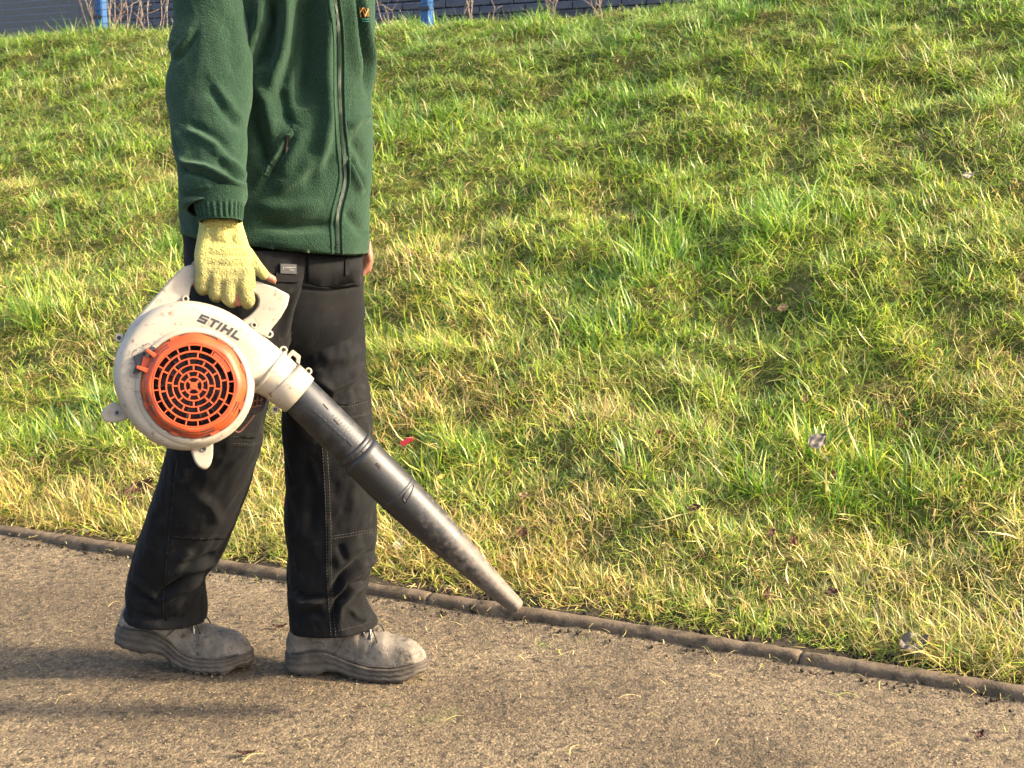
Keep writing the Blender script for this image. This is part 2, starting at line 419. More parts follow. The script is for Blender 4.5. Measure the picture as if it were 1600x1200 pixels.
# kerb: bullnosed concrete edging, one stone after another
kerb = empty('kerb', (KA[0], KA[1], 0)); kerb['kind'] = 'structure'
KL = 1.0
q_joint = to_qs(*PZ(1243, 1035, 0.02)[:2])[0]
k0 = math.floor((-2.2 - q_joint) / KL)
KP = [(0.0, -0.09), (0.0, 0.012), (0.003, 0.020), (0.010, 0.0255), (0.020, 0.0285), (0.032, 0.0280), (0.041, 0.0245), (0.047, 0.017), (0.049, 0.004), (0.049, -0.09)]
for i in range(9):
    qa = q_joint + (k0 + i) * KL
    RS = []; tq = np.linspace(qa + 0.0015, qa + KL - 0.0015, 110)
    ds, dz = rnd.uniform(-0.003, 0.003), rnd.uniform(-0.003, 0.002)
    for j, q in enumerate(tq):
        edge = 0.0025 * (math.exp(-(q - tq[0]) / 0.006) + math.exp(-(tq[-1] - q) / 0.006))
        ring = []
        for k, (s_, z_) in enumerate(KP):
            e = (0.0026 * float(fbm(q * 22, k * 0.7 + i * 9, 41)) + 0.0022 * float(fbm(q * 70, k * 1.3 + i * 9, 42))) if 0 < k < 9 else 0
            x, y = qs(q, s_ + ds + (e if s_ > 0.02 else -e)); ring.append((x, y, z_ + dz + e - edge * (z_ > 0)))
        RS.append(np.array(ring))
    V, F = rings(RS, True, True)
    fix_normals(obj('kerb_stone', V, F, M['kerb'], kerb))

# ------------------------------------------------------------------ grass
GR = np.random.default_rng(11)
GREEN = np.array([0.175, 0.310, 0.022]); DEEP = np.array([0.075, 0.180, 0.018]); LIME = np.array([0.42, 0.52, 0.048])
STRAW = np.array([0.66, 0.53, 0.18]); OLIVE = np.array([0.26, 0.29, 0.045]); BROWN = np.array([0.26, 0.155, 0.065])
def gn_instances(name, pts, rot, scl, idx, tint, coll, kind_label):
    me = bpy.data.meshes.new(name); me.vertices.add(len(pts)); me.vertices.foreach_set('co', np.asarray(pts, float).ravel())
    for an, ty, dat in (('rot', 'FLOAT_VECTOR', rot), ('scl', 'FLOAT_VECTOR', scl), ('tint', 'FLOAT_COLOR', tint)):
        a = me.attributes.new(an, ty, 'POINT')
        a.data.foreach_set('color' if ty == 'FLOAT_COLOR' else 'vector', np.asarray(dat, float).ravel())
    a = me.attributes.new('idx', 'INT', 'POINT'); a.data.foreach_set('value', np.asarray(idx, np.int32))
    o = bpy.data.objects.new(name, me); COL.objects.link(o)
    ng = bpy.data.node_groups.new(name + '_nodes', 'GeometryNodeTree')
    ng.interface.new_socket('Geometry', in_out='INPUT', socket_type='NodeSocketGeometry')
    ng.interface.new_socket('Geometry', in_out='OUTPUT', socket_type='NodeSocketGeometry')
    N = ng.nodes; L = ng.links
    gi, go = N.new('NodeGroupInput'), N.new('NodeGroupOutput')
    ip = N.new('GeometryNodeInstanceOnPoints'); ci = N.new('GeometryNodeCollectionInfo')
    ci.inputs['Collection'].default_value = coll; ci.inputs['Separate Children'].default_value = True; ci.inputs['Reset Children'].default_value = True
    def na(n, t):
        x = N.new('GeometryNodeInputNamedAttribute'); x.data_type = t; x.inputs['Name'].default_value = n; return x.outputs['Attribute']
    L.new(gi.outputs[0], ip.inputs['Points']); L.new(ci.outputs[0], ip.inputs['Instance'])
    ip.inputs['Pick Instance'].default_value = True
    L.new(na('idx', 'INT'), ip.inputs['Instance Index']); L.new(na('rot', 'FLOAT_VECTOR'), ip.inputs['Rotation']); L.new(na('scl', 'FLOAT_VECTOR'), ip.inputs['Scale'])
    L.new(ip.outputs[0], go.inputs[0])
    md = o.modifiers.new('scatter', 'NODES'); md.node_group = ng
    o['kind'] = 'stuff'
    return o
def euler_from(nrm, yaw):
    """rotation that turns local z onto nrm after a yaw about z"""
    n = nrm / np.linalg.norm(nrm, axis=1, keepdims=True)
    x = np.stack([np.ones(len(n)), np.zeros(len(n)), -n[:, 0] / n[:, 2]], 1); x /= np.linalg.norm(x, axis=1, keepdims=True)
    y = np.cross(n, x)
    c, s = np.cos(yaw)[:, None], np.sin(yaw)[:, None]
    X_, Y_ = x * c + y * s, -x * s + y * c
    return np.stack([np.arctan2(Y_[:, 2], n[:, 2]), np.arcsin(np.clip(-X_[:, 2], -1, 1)), np.arctan2(X_[:, 1], X_[:, 0])], 1)

def fast_mesh(name, V, quads, tris, cols):
    """big mesh straight from arrays"""
    me = bpy.data.meshes.new(name); nq, nt = len(quads), len(tris)
    me.vertices.add(len(V)); me.vertices.foreach_set('co', V.astype(np.float32).ravel())
    me.loops.add(nq * 4 + nt * 3); me.loops.foreach_set('vertex_index', np.concatenate([quads.ravel(), tris.ravel()]).astype(np.int32))
    me.polygons.add(nq + nt)
    me.polygons.foreach_set('loop_start', np.concatenate([np.arange(nq) * 4, nq * 4 + np.arange(nt) * 3]).astype(np.int32))
    me.polygons.foreach_set('use_smooth', np.ones(nq + nt, bool))
    at = me.color_attributes.new('col', 'FLOAT_COLOR', 'POINT')
    at.data.foreach_set('color', np.concatenate([cols, np.ones((len(cols), 1))], 1).astype(np.float32).ravel())
    me.update(); me.validate(); return me

def scatter_grass(N_TUFT=24500, SEG=3):
    # tufts: where, of what kind, combed which way
    n = int(N_TUFT * 6.5)
    q = GR.uniform(-8.0, 7.0, n); s = 0.075 + (SC + 0.75 - 0.075) * GR.uniform(0, 1, n)
    x, y = qs(q, s); z = bank_z(q, s); dep = y * CP - (z - CAM_H) * SP; u = 800 + FPX * x / dep
    keep = (u > -1150) & (u < 2300) & (GR.uniform(0, 1, n) < np.interp(dep, [2.6, 4, 6, 10], [1.0, 0.85, 0.42, 0.24]) * np.interp(u, [-320, -60, 1660, 1900], [.30, 1, 1, .30]))
    hole = fbm(q * 5.5, s * 7.5, 34, 3); keep &= GR.uniform(0, 1, n) < np.interp(hole, [-.55, -.12, .2], [.22, .75, 1.0])
    q, s = q[keep], s[keep]
    if len(q) > N_TUFT: q, s = q[:N_TUFT], s[:N_TUFT]
    qe = GR.uniform(-2.6, 4.8, 2500); se = 0.095 + 0.14 * GR.uniform(0, 1, 2500) ** 1.5
    q = np.concatenate([q, qe]); s = np.concatenate([s, se])
    ed = 0.112 + 0.040 * fbm(q * 4.1, q * 0, 78) + 0.026 * fbm(q * 13, q * 0, 79)
    keep = s > ed; q, s = q[keep], s[keep]; n = len(q)
    dry = fbm(q * 1.7 + 5, s * 2.3, 51, 4) + 0.25 * fbm(q * 6, s * 6, 52, 2) + 0.72 * np.exp(-((s - 0.20) / 0.22) ** 2) - 0.13 * np.clip(s - 1.2, 0, 3) + 0.12
    fringe = np.exp(-((s - 0.19) / 0.13) ** 2) * (np.clip((1.7 - q) / 0.8, 0, 1) + 0.8 * np.exp(-((q - 2.95) / .35) ** 2)); dry = dry + 0.7 * fringe
    lush = fbm(q * 2.6, s * 3.4, 61, 3); mt = fbm(q * 3.1 + 2, s * 3.1, 71, 3)
    r = GR.uniform(-0.3, 0.3, n)
    kind = np.where(dry + r > 0.34, 2, np.where(mt + r > -0.10, 1, 0))
    kind = np.where((lush > 0.36) & (GR.uniform(0, 1, n) < 0.22) & (s > 0.2), 3, kind)
    x, y = qs(q, s); dep = y * CP - (bank_z(q, s) - CAM_H) * SP
    far = np.interp(dep, [3, 5, 10], [1.0, 1.15, 1.7])           # sparser but broader tufts farther up
    flow = 2.9 + 2.6 * fbm(q * 1.5, s * 1.5, 81, 3) + GR.normal(0, 0.5, n)
    per = np.array([14, 14, 15, 20])[kind]
    T = np.repeat(np.arange(n), per); nb = len(T); k = kind[T]; fT = far[T]
    g = lambda a: np.array(a)[k]
    ang = GR.uniform(0, 2 * math.pi, nb); rad = g([0.034, 0.045, 0.042, 0.026]) * fT * np.sqrt(GR.uniform(0, 1, nb))
    qb = q[T] + rad * np.cos(ang); sb = np.maximum(s[T] + rad * np.sin(ang), 0.065)
    zb = bank_z(qb, sb) - 0.008; xb, yb = qs(qb, sb)
    size = (0.75 + 0.5 * GR.uniform(0, 1, n))[T] * (1 + 0.30 * lush[T] + 0.50 * fbm(q * 6, s * 8, 33, 2)[T]) * (np.interp(sb, [0.07, 0.35], [0.72, 1.0]) + 0.45 * fringe[T])
    Ln = GR.uniform(0.50, 1.25, nb) * g([0.076, 0.098, 0.078, 0.120]) * size
    Wd = np.clip(GR.lognormal(-.08, 0.35, nb), .4, 1.9) * g([0.0037, 0.0034, 0.0029, 0.0050]) * (0.5 + 0.5 * fT)
    rand_az = ang + GR.normal(0, g([0.8, 1.8, 1.5, 0.7]), nb)
    comb = GR.uniform(0, 1, nb) < g([0.22, 0.45, 0.30, 0.15])
    az = np.where(comb, flow[T] + GR.normal(0, 0.6, nb), rand_az)
    th = np.clip(g([0.85, 1.16, 1.06, 0.58]) + GR.normal(0, 0.36, nb), 0.03, 1.5)
    cu = g([1.1, 1.0, 0.9, 0.9]) + GR.normal(0, 0.95, nb)
    tw = GR.normal(0, 0.6, nb); wav = GR.normal(0, 0.8, nb)
    pal = np.stack([GREEN, DEEP, LIME, STRAW, OLIVE, BROWN])
    wts = np.array([[5, 2.4, 4.2, 0.9, 0.8, .1], [3.2, 1.5, 4.2, 2.0, 1.4, .3], [0.9, .3, 1.8, 6.0, 1.8, 1.2], [5, 3.5, 2.6, .5, .4, 0]], float)
    cw = np.cumsum(wts / wts.sum(1, keepdims=True), 1)
    pk = (GR.uniform(0, 1, nb)[:, None] > cw[k]).sum(1).clip(0, 5)
    col = pal[pk] * GR.uniform(0.75, 1.25, nb)[:, None]
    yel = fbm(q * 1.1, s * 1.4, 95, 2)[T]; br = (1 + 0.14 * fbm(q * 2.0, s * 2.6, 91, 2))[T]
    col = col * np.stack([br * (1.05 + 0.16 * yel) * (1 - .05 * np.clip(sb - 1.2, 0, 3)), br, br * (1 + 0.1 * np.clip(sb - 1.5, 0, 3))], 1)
    # lower rim of the turf hangs over the kerb
    rim = np.clip(1 - (sb - 0.08) / 0.10, 0, 1)
    down = math.atan2(-NK[1], -NK[0]); hang = GR.uniform(0, 1, nb) < 0.5 * rim
    az = np.where(hang, down + GR.normal(0, 0.7, nb), az); th = np.where(hang, np.clip(th + 0.45, 0, 1.7), th)
    # slope frame: blades grow half way between plumb and square to the bank
    tilt = np.array([-NK[0] * 0.20, -NK[1] * 0.20, 0.0])
    p = np.stack([xb, yb, zb], 1); V = np.empty((nb, 2 * SEG + 1, 3)); st = (Ln / SEG)[:, None]
    zs = (bank_z(qb, sb + 0.02, False) - bank_z(qb, sb - 0.02, False)) / 0.04
    for j in range(SEG + 1):
        f = j / SEG; w = (Wd * (1 - f ** 1.7) * (0.75 + 0.55 * f) * 0.5)[:, None]
        aa = az + tw * f; sd = np.stack([-np.sin(aa), np.cos(aa), 0.35 * tw], 1)
        if j < SEG: V[:, 2 * j] = p - sd * w; V[:, 2 * j + 1] = p + sd * w
        else: V[:, 2 * SEG] = p
        t2 = np.minimum(th, 1.50)
        d = np.stack([np.sin(t2) * np.cos(az), np.sin(t2) * np.sin(az), np.cos(t2)], 1)
        # lying blades follow the ground instead of sinking into it
        horiz = d[:, 0] * NK[0] + d[:, 1] * NK[1]
        d[:, 2] += horiz * zs * np.clip(np.sin(t2), 0, 1) * 0.9
        d += tilt; d /= np.linalg.norm(d, axis=1, keepdims=True)
        p = p + d * st; th = th + cu / SEG; az = az + wav / SEG + GR.normal(0, 0.15, nb)
    # short flattened thatch between the tufts
    n2 = 200000
    q = GR.uniform(-4.6, 6.2, n2 * 2); s = 0.12 + (SC + 0.2) * GR.uniform(0, 1, n2 * 2) ** 1.15; x, y = qs(q, s); z = bank_z(q, s); dp = y * CP - (z - CAM_H) * SP; u = 800 + FPX * x / dp
    k = (u > -200) & (u < 1800); q, s, x, y, z, dp = q[k][:n2], s[k][:n2], x[k][:n2], y[k][:n2], z[k][:n2], dp[k][:n2]; n2 = len(q)
    az = GR.uniform(0, 6.28, n2); L2 = GR.uniform(.03, .075, n2) * np.interp(dp, [3, 9], [1, 1.5]); w2 = GR.uniform(.0010, .0024, n2) * np.interp(dp, [3, 9], [1, 1.9])
    sd = np.stack([-np.sin(az), np.cos(az), GR.normal(0, .3, n2)], 1); up_s = np.cos(az) * NK[0] + np.sin(az) * NK[1]
    d = np.stack([np.cos(az), np.sin(az), up_s * .45 + GR.uniform(.05, .55, n2)], 1); p0 = np.stack([x, y, z - .004], 1); p1 = p0 + d * (L2 * .5)[:, None]; d[:, 2] -= GR.uniform(.1, .6, n2); p2 = p1 + d * (L2 * .5)[:, None]
    V2 = np.stack([p0 - sd * w2[:, None] * .5, p0 + sd * w2[:, None] * .5, p1 - sd * w2[:, None] * .5, p1 + sd * w2[:, None] * .5, p2], 1).reshape(-1, 3); o2 = len(V.reshape(-1, 3)) + np.arange(n2) * 5
    dr2 = fbm(q * 1.7 + 5, s * 2.3, 51, 4); pk2 = np.where(GR.uniform(0, 1, n2) < .30 + .35 * dr2, np.where(GR.uniform(0, 1, n2) < .35, 5, 3), np.array([0, 1, 2, 4, 4])[GR.integers(0, 5, n2)])
    c2_ = pal[pk2] * GR.uniform(.6, 1.15, n2)[:, None]
    m = 2 * SEG + 1; o0 = np.arange(nb) * m
    quads = np.concatenate([np.stack([o0 + 2 * j, o0 + 2 * j + 1, o0 + 2 * j + 3, o0 + 2 * j + 2], 1) for j in range(SEG - 1)])
    tris = np.stack([o0 + 2 * (SEG - 1), o0 + 2 * (SEG - 1) + 1, o0 + 2 * SEG], 1)
    quads = np.concatenate([quads, np.stack([o2, o2 + 1, o2 + 3, o2 + 2], 1)]); tris = np.concatenate([tris, np.stack([o2 + 2, o2 + 3, o2 + 4], 1)])
    me = fast_mesh('grass', np.concatenate([V.reshape(-1, 3), V2]), quads, tris, np.concatenate([np.repeat(col, m, 0), np.repeat(c2_, 5, 0)])); me.materials.append(M['grass'])
    o = bpy.data.objects.new('grass', me); COL.objects.link(o)
    prop(o, 'rough green and straw coloured winter grass covering the whole bank', 'grass', kind='stuff')
scatter_grass()

# grit lying on the path
pcol = bpy.data.collections.new('grit_sources')
for i in range(5):
    V, F = ball((0, 0, 0), 1.0, n=7, m=5); V = V * np.array([1, rnd.uniform(.6, .9), rnd.uniform(.4, .7)]) * (1 + 0.25 * GR.uniform(-1, 1, (len(V), 1)))
    me = mesh_data('p', V, F); me.materials.append(M['pebble']); pcol.objects.link(bpy.data.objects.new('p%d' % i, me))
n = 16000
x = GR.uniform(-1.9, 1.9, n); y = GR.uniform(2.1, 4.1, n); q, s = to_qs(x, y); k = s < -0.004; x, y, s = x[k], y[k], s[k]; n = len(x)
sz = 0.0007 + 0.0027 * GR.uniform(0, 1, n) ** 3.2
gn_instances('grit', np.stack([x, y, 0.006 * fbm(x * 2.2, y * 2.2, 21) - 0.0022], 1), GR.uniform(0, 6.28, (n, 3)) * np.array([.1, .1, 1]),
             np.stack([sz, sz, sz], 1), GR.integers(0, 5, n), np.ones((n, 4)), pcol, '')
prop(bpy.data.objects['grit'], 'small pale grit strewn over the brown path', 'grit')

# straw and clippings on the path and along the kerb
P, Fc, Cc = [], [], []
def clip_at(x, y, z, L_, w, az, col, bend):
    b = len(P); p = np.array([x, y, z + 0.004]); a = az
    for k in range(6):
        f = k / 5; sd = np.array([-math.sin(a), math.cos(a), 0.3]) * w * (1 - 0.7 * f) * .5
        lift = np.array([0, 0, 0.006 * math.sin(f * 3.14)])
        P.extend([p - sd + lift, p + sd + lift]); Cc.extend([col, col]); p = p + np.array([math.cos(a), math.sin(a), 0]) * L_ / 5; a += bend / 5
    for k in range(5): Fc.append((b + 2 * k, b + 2 * k + 1, b + 2 * k + 3, b + 2 * k + 2))
for i in range(420):
    near = i < 330
    if near:
        q = rnd.uniform(-0.5, 4.0); s = -abs(rnd.gauss(0, 0.10)) if rnd.random() < .75 else rnd.uniform(0.0, 0.05)
        x, y = qs(q, s)
    else: x, y = rnd.uniform(-1.4, 1.4), rnd.uniform(2.3, 3.3); q, s = to_qs(x, y)
    if s > 0.06: continue
    z = 0.034 if s > 0 else (0.012 if s > -0.06 else 0.0)
    c = (STRAW * rnd.uniform(.7, 1.3), LIME, OLIVE, BROWN, STRAW * .6)[rnd.choices(range(5), (5, 1, 2, 2, 2))[0]]
    clip_at(float(x), float(y), z, rnd.uniform(0.012, 0.055), rnd.uniform(0.0010, 0.0026), rnd.uniform(0, 6.28), c, rnd.gauss(0, 1.0))
me = mesh_data('grass_clippings', P, Fc); at = me.color_attributes.new('col', 'FLOAT_COLOR', 'POINT')
at.data.foreach_set('color', np.concatenate([np.array(Cc), np.ones((len(Cc), 1))], 1).ravel())
M['clip'] = grass_mat('dry_clipping', False); me.materials.append(M['clip'])
o = bpy.data.objects.new('grass_clippings', me); COL.objects.link(o)
prop(o, 'loose straw and grass clippings scattered along the kerb and path', 'clippings', kind='stuff')

# crumbs of soil between kerb and turf
mbs = MB()
for i in range(1100):
    q, s = rnd.uniform(-0.6, 4.2), rnd.uniform(0.045, 0.14)
    if rnd.random() < 0.35: s = -abs(rnd.gauss(0, 0.035))
    x, y = qs(q, s); r = rnd.uniform(0.002, 0.008) * (0.6 if s < 0 else 1)
    V, F = ball((0, 0, 0), r, n=6, m=4); V = V * GR.uniform(.6, 1.3, (len(V), 1)) + np.array([x, y, (0.013 if s > 0 else 0.003) + r * .3]); mbs.add(V, F)
o = mbs.build('soil_crumbs', M['soil'], origin=(KA[0], KA[1], 0)); prop(o, 'dark crumbs of soil along the back of the kerb', 'soil', kind='stuff')

# ------------------------------------------------------------------ fence along the crest
SF = SC + 0.35
def on_line(u, s0):
    """point of the line s = s0 seen in column u"""
    k = (u - 800) / FPX; x0, y0 = qs(0, s0); best = None
    for q in np.linspace(-4, 8, 2400):
        x, y = x0 + q * EK[0], y0 + q * EK[1]; d = y * CP - (2.1 - CAM_H) * SP
        e = abs(x / d - k)
        if best is None or e < best[0]: best = (e, q)
    return best[1]
q1, q2 = on_line(161, SF), on_line(667, SF); PS = q2 - q1
fx, fy = qs(q1, SF)
fence = empty('mesh_fence', (float(fx), float(fy), float(bank_z(q1, SF, False))))
prop(fence, 'blue steel post and wire mesh fence along the top of the bank', 'fence')
ek3, nk3 = np.array([*EK, 0]), np.array([*NK, 0])
for i in range(-1, 4):
    x, y = qs(q1 + PS * i, SF); zb = float(bank_z(q1 + PS * i, SF, False))
    p = obj('post', *bbox((x, y, zb + 0.95), ek3 * 0.034, nk3 * 0.034, (0, 0, 1.25), .25), M['blue'], fence, smooth=False)
    obj('post_cap', *bbox((x, y, zb + 2.205), ek3 * 0.038, nk3 * 0.038, (0, 0, 0.008), .4), M['dark'], p, smooth=False)
    for h in (0.15, 0.9, 1.7):
        obj('clamp', *bbox(np.array([x, y, zb + h]) - nk3 * 0.038, ek3 * 0.040, nk3 * 0.006, (0, 0, 0.012), .3), M['dark'], p, smooth=False)
M['wire'] = mat('blue_wire', (0.045, 0.075, 0.15), 0.5)
for i in range(-1, 3):
    mw = MB()
    for k in range(40):
        z = 0.05 + 0.05 * k
        a = np.array([*qs(q1 + PS * i, SF - 0.042), float(bank_z(q1, SF, False)) + z]); b = np.array([*qs(q1 + PS * (i + 1), SF - 0.042), float(bank_z(q1, SF, False)) + z])
        mw.add(*tube([a, b], 0.0020, 4))
    for k in range(int(PS / 0.10)):
        q = q1 + PS * i + 0.05 + 0.10 * k; x, y = qs(q, SF - 0.046); z0 = float(bank_z(q1, SF, False))
        mw.add(*tube([(x, y, z0 + 0.02), (x, y, z0 + 2.02)], 0.0018, 4))
    w = mw.build('wire_mesh', M['wire'], fence); w['kind'] = 'stuff'

# ------------------------------------------------------------------ brick wall behind the fence
SW = SC + 3.2
wx, wy = qs(0, SW); z0 = 1.95
wall = empty('brick_wall', (float(wx), float(wy), z0)); prop(wall, 'blue grey brick wall standing behind the mesh fence', 'wall')
wc = np.array([*qs(2, SW + 0.13), z0 + 1.6])
obj('mortar_core', *box(wc, ek3 * 32, nk3 * 0.11, (0, 0, 1.65)), M['mortar'], wall, smooth=False)
BL, BH = 0.225, 0.075
brick_me = {}
for key, mm in (('lo', 'brick2'), ('hi', 'brick')):
    V, F = bbox((0, 0, 0), ek3 * (BL / 2 - 0.005), nk3 * 0.05, (0, 0, BH / 2 - 0.005), .12)
    me = mesh_data('brick', V, F, False); me.materials.append(M[mm]); brick_me[key] = me
ua, ub = on_line(-60, SW), on_line(1130, SW)
row0 = 3; rest = {'lo': MB(), 'hi': MB()}
for r_ in range(0, 26):
    for c_ in range(-30, 60):
        q = c_ * BL + (BL / 2 if r_ % 2 else 0)
        z = z0 + (r_ + 0.5) * BH; key = 'lo' if r_ < 8 else 'hi'
        x, y = qs(q, SW - (0.012 if r_ == 7 else 0) + rnd.uniform(-.003, .003))
        if ua - .2 < q < ub and 3 <= r_ <= 10:
            o = bpy.data.objects.new('brick', brick_me[key]); COL.objects.link(o); o.parent = wall
            o.location = np.array([x, y, z]) - ORG[wall.name]
        elif -6.5 < q < 9.5:
            rest[key].add(*box((x, y, z), ek3 * (BL / 2 - 0.005), nk3 * 0.05, (0, 0, BH / 2 - 0.005)))
for key in rest:
    o = rest[key].build('brick_courses', M['brick2' if key == 'lo' else 'brick'], wall, smooth=False); o['kind'] = 'stuff'

# ------------------------------------------------------------------ dried weeds at the foot of the fence
def weed(u, s_off, h, n, label, tan=True):
    q = on_line(u, SC + s_off); x, y = qs(q, SC + s_off); z = float(bank_z(q, SC + s_off)) - 0.02
    t = empty('dried_weed', (float(x), float(y), z)); prop(t, label, 'weed', 'dried weeds along the fence')
    for i in range(n):
        a = rnd.uniform(0, 6.28); b = np.array([x, y, z]) + np.array([math.cos(a), math.sin(a), 0]) * rnd.uniform(0, .05); hh = h * rnd.uniform(.6, 1.1)
        ln = np.array([rnd.gauss(0, .18), rnd.gauss(0, .12), 1]); P_ = []
        for k in range(7): P_.append(b + ln * hh * k / 6 + np.array([rnd.gauss(0, .006), rnd.gauss(0, .006), 0]))
        st = obj('stem', *tube(P_, np.linspace(0.0042, 0.0015, 7), 5), M['stalk'], t)
        for k in range(rnd.randint(1, 3)):
            p = P_[rnd.randint(2, 5)]; d = np.array([rnd.gauss(0, .09), rnd.gauss(0, .06), rnd.uniform(.04, .13)])
            obj('twig', *tube([p, p + d * .5 + np.array([0, 0, .01]), p + d], [.0024, .0018, .001], 4), M['stalk'], st)
for (u, so, h, n, lb) in ((6, .28, .55, 3, 'tall reddish dried weed at the fence, farthest from the blue post'),
                          (38, .40, .5, 4, 'pale branching dried weed behind the mesh fence'),
                          (22, .55, .6, 3, 'lilac grey dried weed stems crowding the far end of the fence'),
                          (66, .48, .62, 3, 'long pale dried weed leaning towards the blue post'),
                          (200, .60, .45, 3, 'thin brown dried weed between the blue post and the man'),
                          (110, .55, .32, 2, 'thin dried weed standing just short of the blue post'),
                          (228, .30, .30, 4, 'short yellowed dried weed tuft beside the standing man'),
                          (258, .42, .6, 3, 'dark red dried weed standing close behind the man'),
                          (600, .35, .34, 3, 'short dried weed beside the second blue post'),
                          (735, .45, .42, 4, 'pale dried weed just past the second blue post'),
                          (772, .20, .30, 1, 'single dark leaning dried weed stalk past the second post'),
                          (860, .35, .30, 5, 'bushy brown dried weed where the wall disappears'),
                          (935, .30, .26, 5, 'low brown dried weed in the grass on the crest')):
    weed(u, so, h, n, lb)

# ================================================================== THE PERSON
def cat_interp(A, n):
    """smooth resampling of station rows (Catmull-Rom over cumulative length)"""
    A = np.asarray(A, float); d = np.linalg.norm(np.diff(A[:, :2], axis=0), axis=1) + 1e-6
    t = np.concatenate([[0], np.cumsum(d)]); x = np.linspace(0, t[-1], n); out = np.empty((n, A.shape[1]))
    m = np.empty_like(A); m[1:-1] = (A[2:] - A[:-2]) / (t[2:] - t[:-2])[:, None]; m[0] = (A[1] - A[0]) / (t[1] - t[0]); m[-1] = (A[-1] - A[-2]) / (t[-1] - t[-2])
    i = np.clip(np.searchsorted(t, x, 'right') - 1, 0, len(t) - 2); h = (t[i + 1] - t[i]); s = ((x - t[i]) / h)[:, None]; h = h[:, None]
    return (2 * s**3 - 3 * s**2 + 1) * A[i] + (s**3 - 2 * s**2 + s) * h * m[i] + (-2 * s**3 + 3 * s**2) * A[i + 1] + (s**3 - s**2) * h * m[i + 1]
def poly_dist(P, L):
    """distance of points P to polyline L, side, and position 0..1 along it"""
    L = np.asarray(L, float); best = np.full(len(P), 1e9); sd = np.zeros(len(P)); pos = np.zeros(len(P))
    seg = np.linalg.norm(np.diff(L, axis=0), axis=1); tot = seg.sum(); acc = 0
    for a, b, l in zip(L[:-1], L[1:], seg):
        d = b - a; t = np.clip(((P - a) @ d) / (l * l), 0, 1); c = a + t[:, None] * d; r = P - c
        dist = np.linalg.norm(r, axis=1); m = dist < best
        best[m] = dist[m]; sd[m] = np.sign(d[0] * r[m, 1] - d[1] * r[m, 0]); pos[m] = (acc + t[m] * l) / tot; acc += l
    return best, sd, pos
def grid_normals(V, nu, nv):
    G = V.reshape(nv, nu, 3); du = np.roll(G, -1, 1) - np.roll(G, 1, 1); dv = np.gradient(G, axis=0)
    N = np.cross(du, dv); N /= np.linalg.norm(N, axis=2, keepdims=True) + 1e-12
    c = G.mean(1, keepdims=True)
    if ((G - c) * N).sum() < 0: N = -N
    return N.reshape(-1, 3)
def garment(stations, nu=140, nv=200, folds=(), expo=2.2, wrinkle=0.0025, wr_scale=(3, 9), seed=1, turn=(0.02, 0.02), full=None, thick=0.004, ripples=()):
    """cloth tube through stations (uL, vL, uR, vR, Y, half depth); folds = (polyline in photo pixels, width px, height m, kind)"""
    S_ = cat_interp(stations, nv); a = np.arange(nu) * 2 * math.pi / nu
    ca, sa = np.cos(a), np.sin(a); ca = np.sign(ca) * np.abs(ca) ** (2 / expo); sa = np.sign(sa) * np.abs(sa) ** (2 / expo)
    PL = np.array([PY(r[0], r[1], r[4]) for r in S_]); PR = np.array([PY(r[2], r[3], r[4]) for r in S_]); Cn = (PL + PR) / 2; A = (PR - PL) / 2
    ax = np.gradient(Cn, axis=0); ax /= np.linalg.norm(ax, axis=1, keepdims=True)
    B = np.cross(A, ax); B /= np.linalg.norm(B, axis=1, keepdims=True); B[B[:, 1] < 0] *= -1
    # silhouette seen in perspective: keep the rim rays, swing the depth axis away from the camera
    V = Cn[:, None] + A[:, None] * ca[None, :, None] + (B * S_[:, 5:6])[:, None] * sa[None, :, None]
    V = V.reshape(-1, 3); N = grid_normals(V, nu, nv)
    uv = project(V); view = C0 - V; view /= np.linalg.norm(view, axis=1, keepdims=True); face = np.clip((N * view).sum(1) * 2.2 + 0.35, 0, 1)
    tt = np.repeat(np.linspace(0, 1, nv), nu); an = np.tile(a, nv)
    D = wrinkle * (fbm(np.cos(an) * wr_scale[0] + 7, np.sin(an) * wr_scale[0] * 0.7 + tt * wr_scale[1], seed) + 0.5 * fbm(np.cos(an) * wr_scale[0] * 2.3, np.sin(an) * 2 * wr_scale[0] + tt * wr_scale[1] * 2.5, seed + 5))
    for pl, w, h, kd in folds:
        d, sd, pos = poly_dist(uv, pl); e = np.clip(np.minimum(pos, 1 - pos) * 5, 0, 1) ** 0.7 * 0.85 + 0.15
        x = d / w
        if kd == 'r': D += face * e * h * np.exp(-x * x)                       # ridge (or valley if h < 0)
        elif kd == 's': D += face * e * h * 2.3 * (x * sd) * np.exp(-x * x)    # ridge on one side, valley on the other
        elif kd == 'e': D += face * e * h * (1 / (1 + np.exp(np.clip(-sd * x * 4, -30, 30)))) * np.exp(-(x / 4) ** 2)   # overlapping edge
    for t0, t1, k, h in ripples:
        D += h * np.sin(an * k) * np.clip(np.minimum(tt - t0, t1 - tt) / (0.2 * (t1 - t0)), 0, 1)
    V = V + N * D[:, None]
    G = V.reshape(nv, nu, 3); RS = [G[j] for j in range(nv)]
    def inner(j, k, depth):
        c = G[j].mean(0); out = []
        for f in (0.5, 1.0):
            jj = int(round(j + k * f * depth * nv)); jj = min(max(jj, 0), nv - 1)
            q = G[jj]; cc = q.mean(0); rr = np.linalg.norm(q - cc, axis=1, keepdims=True); out.append(cc + (q - cc) * (1 - thick / rr))
        return out
    if turn[1]: RS = RS + inner(nv - 1, -1, turn[1])
    if turn[0]: RS = inner(0, 1, turn[0])[::-1] + RS
    V, F = rings(RS); return V, F
def bvh_of(V, F): return BVHTree.FromPolygons([Vector(v) for v in V], F)
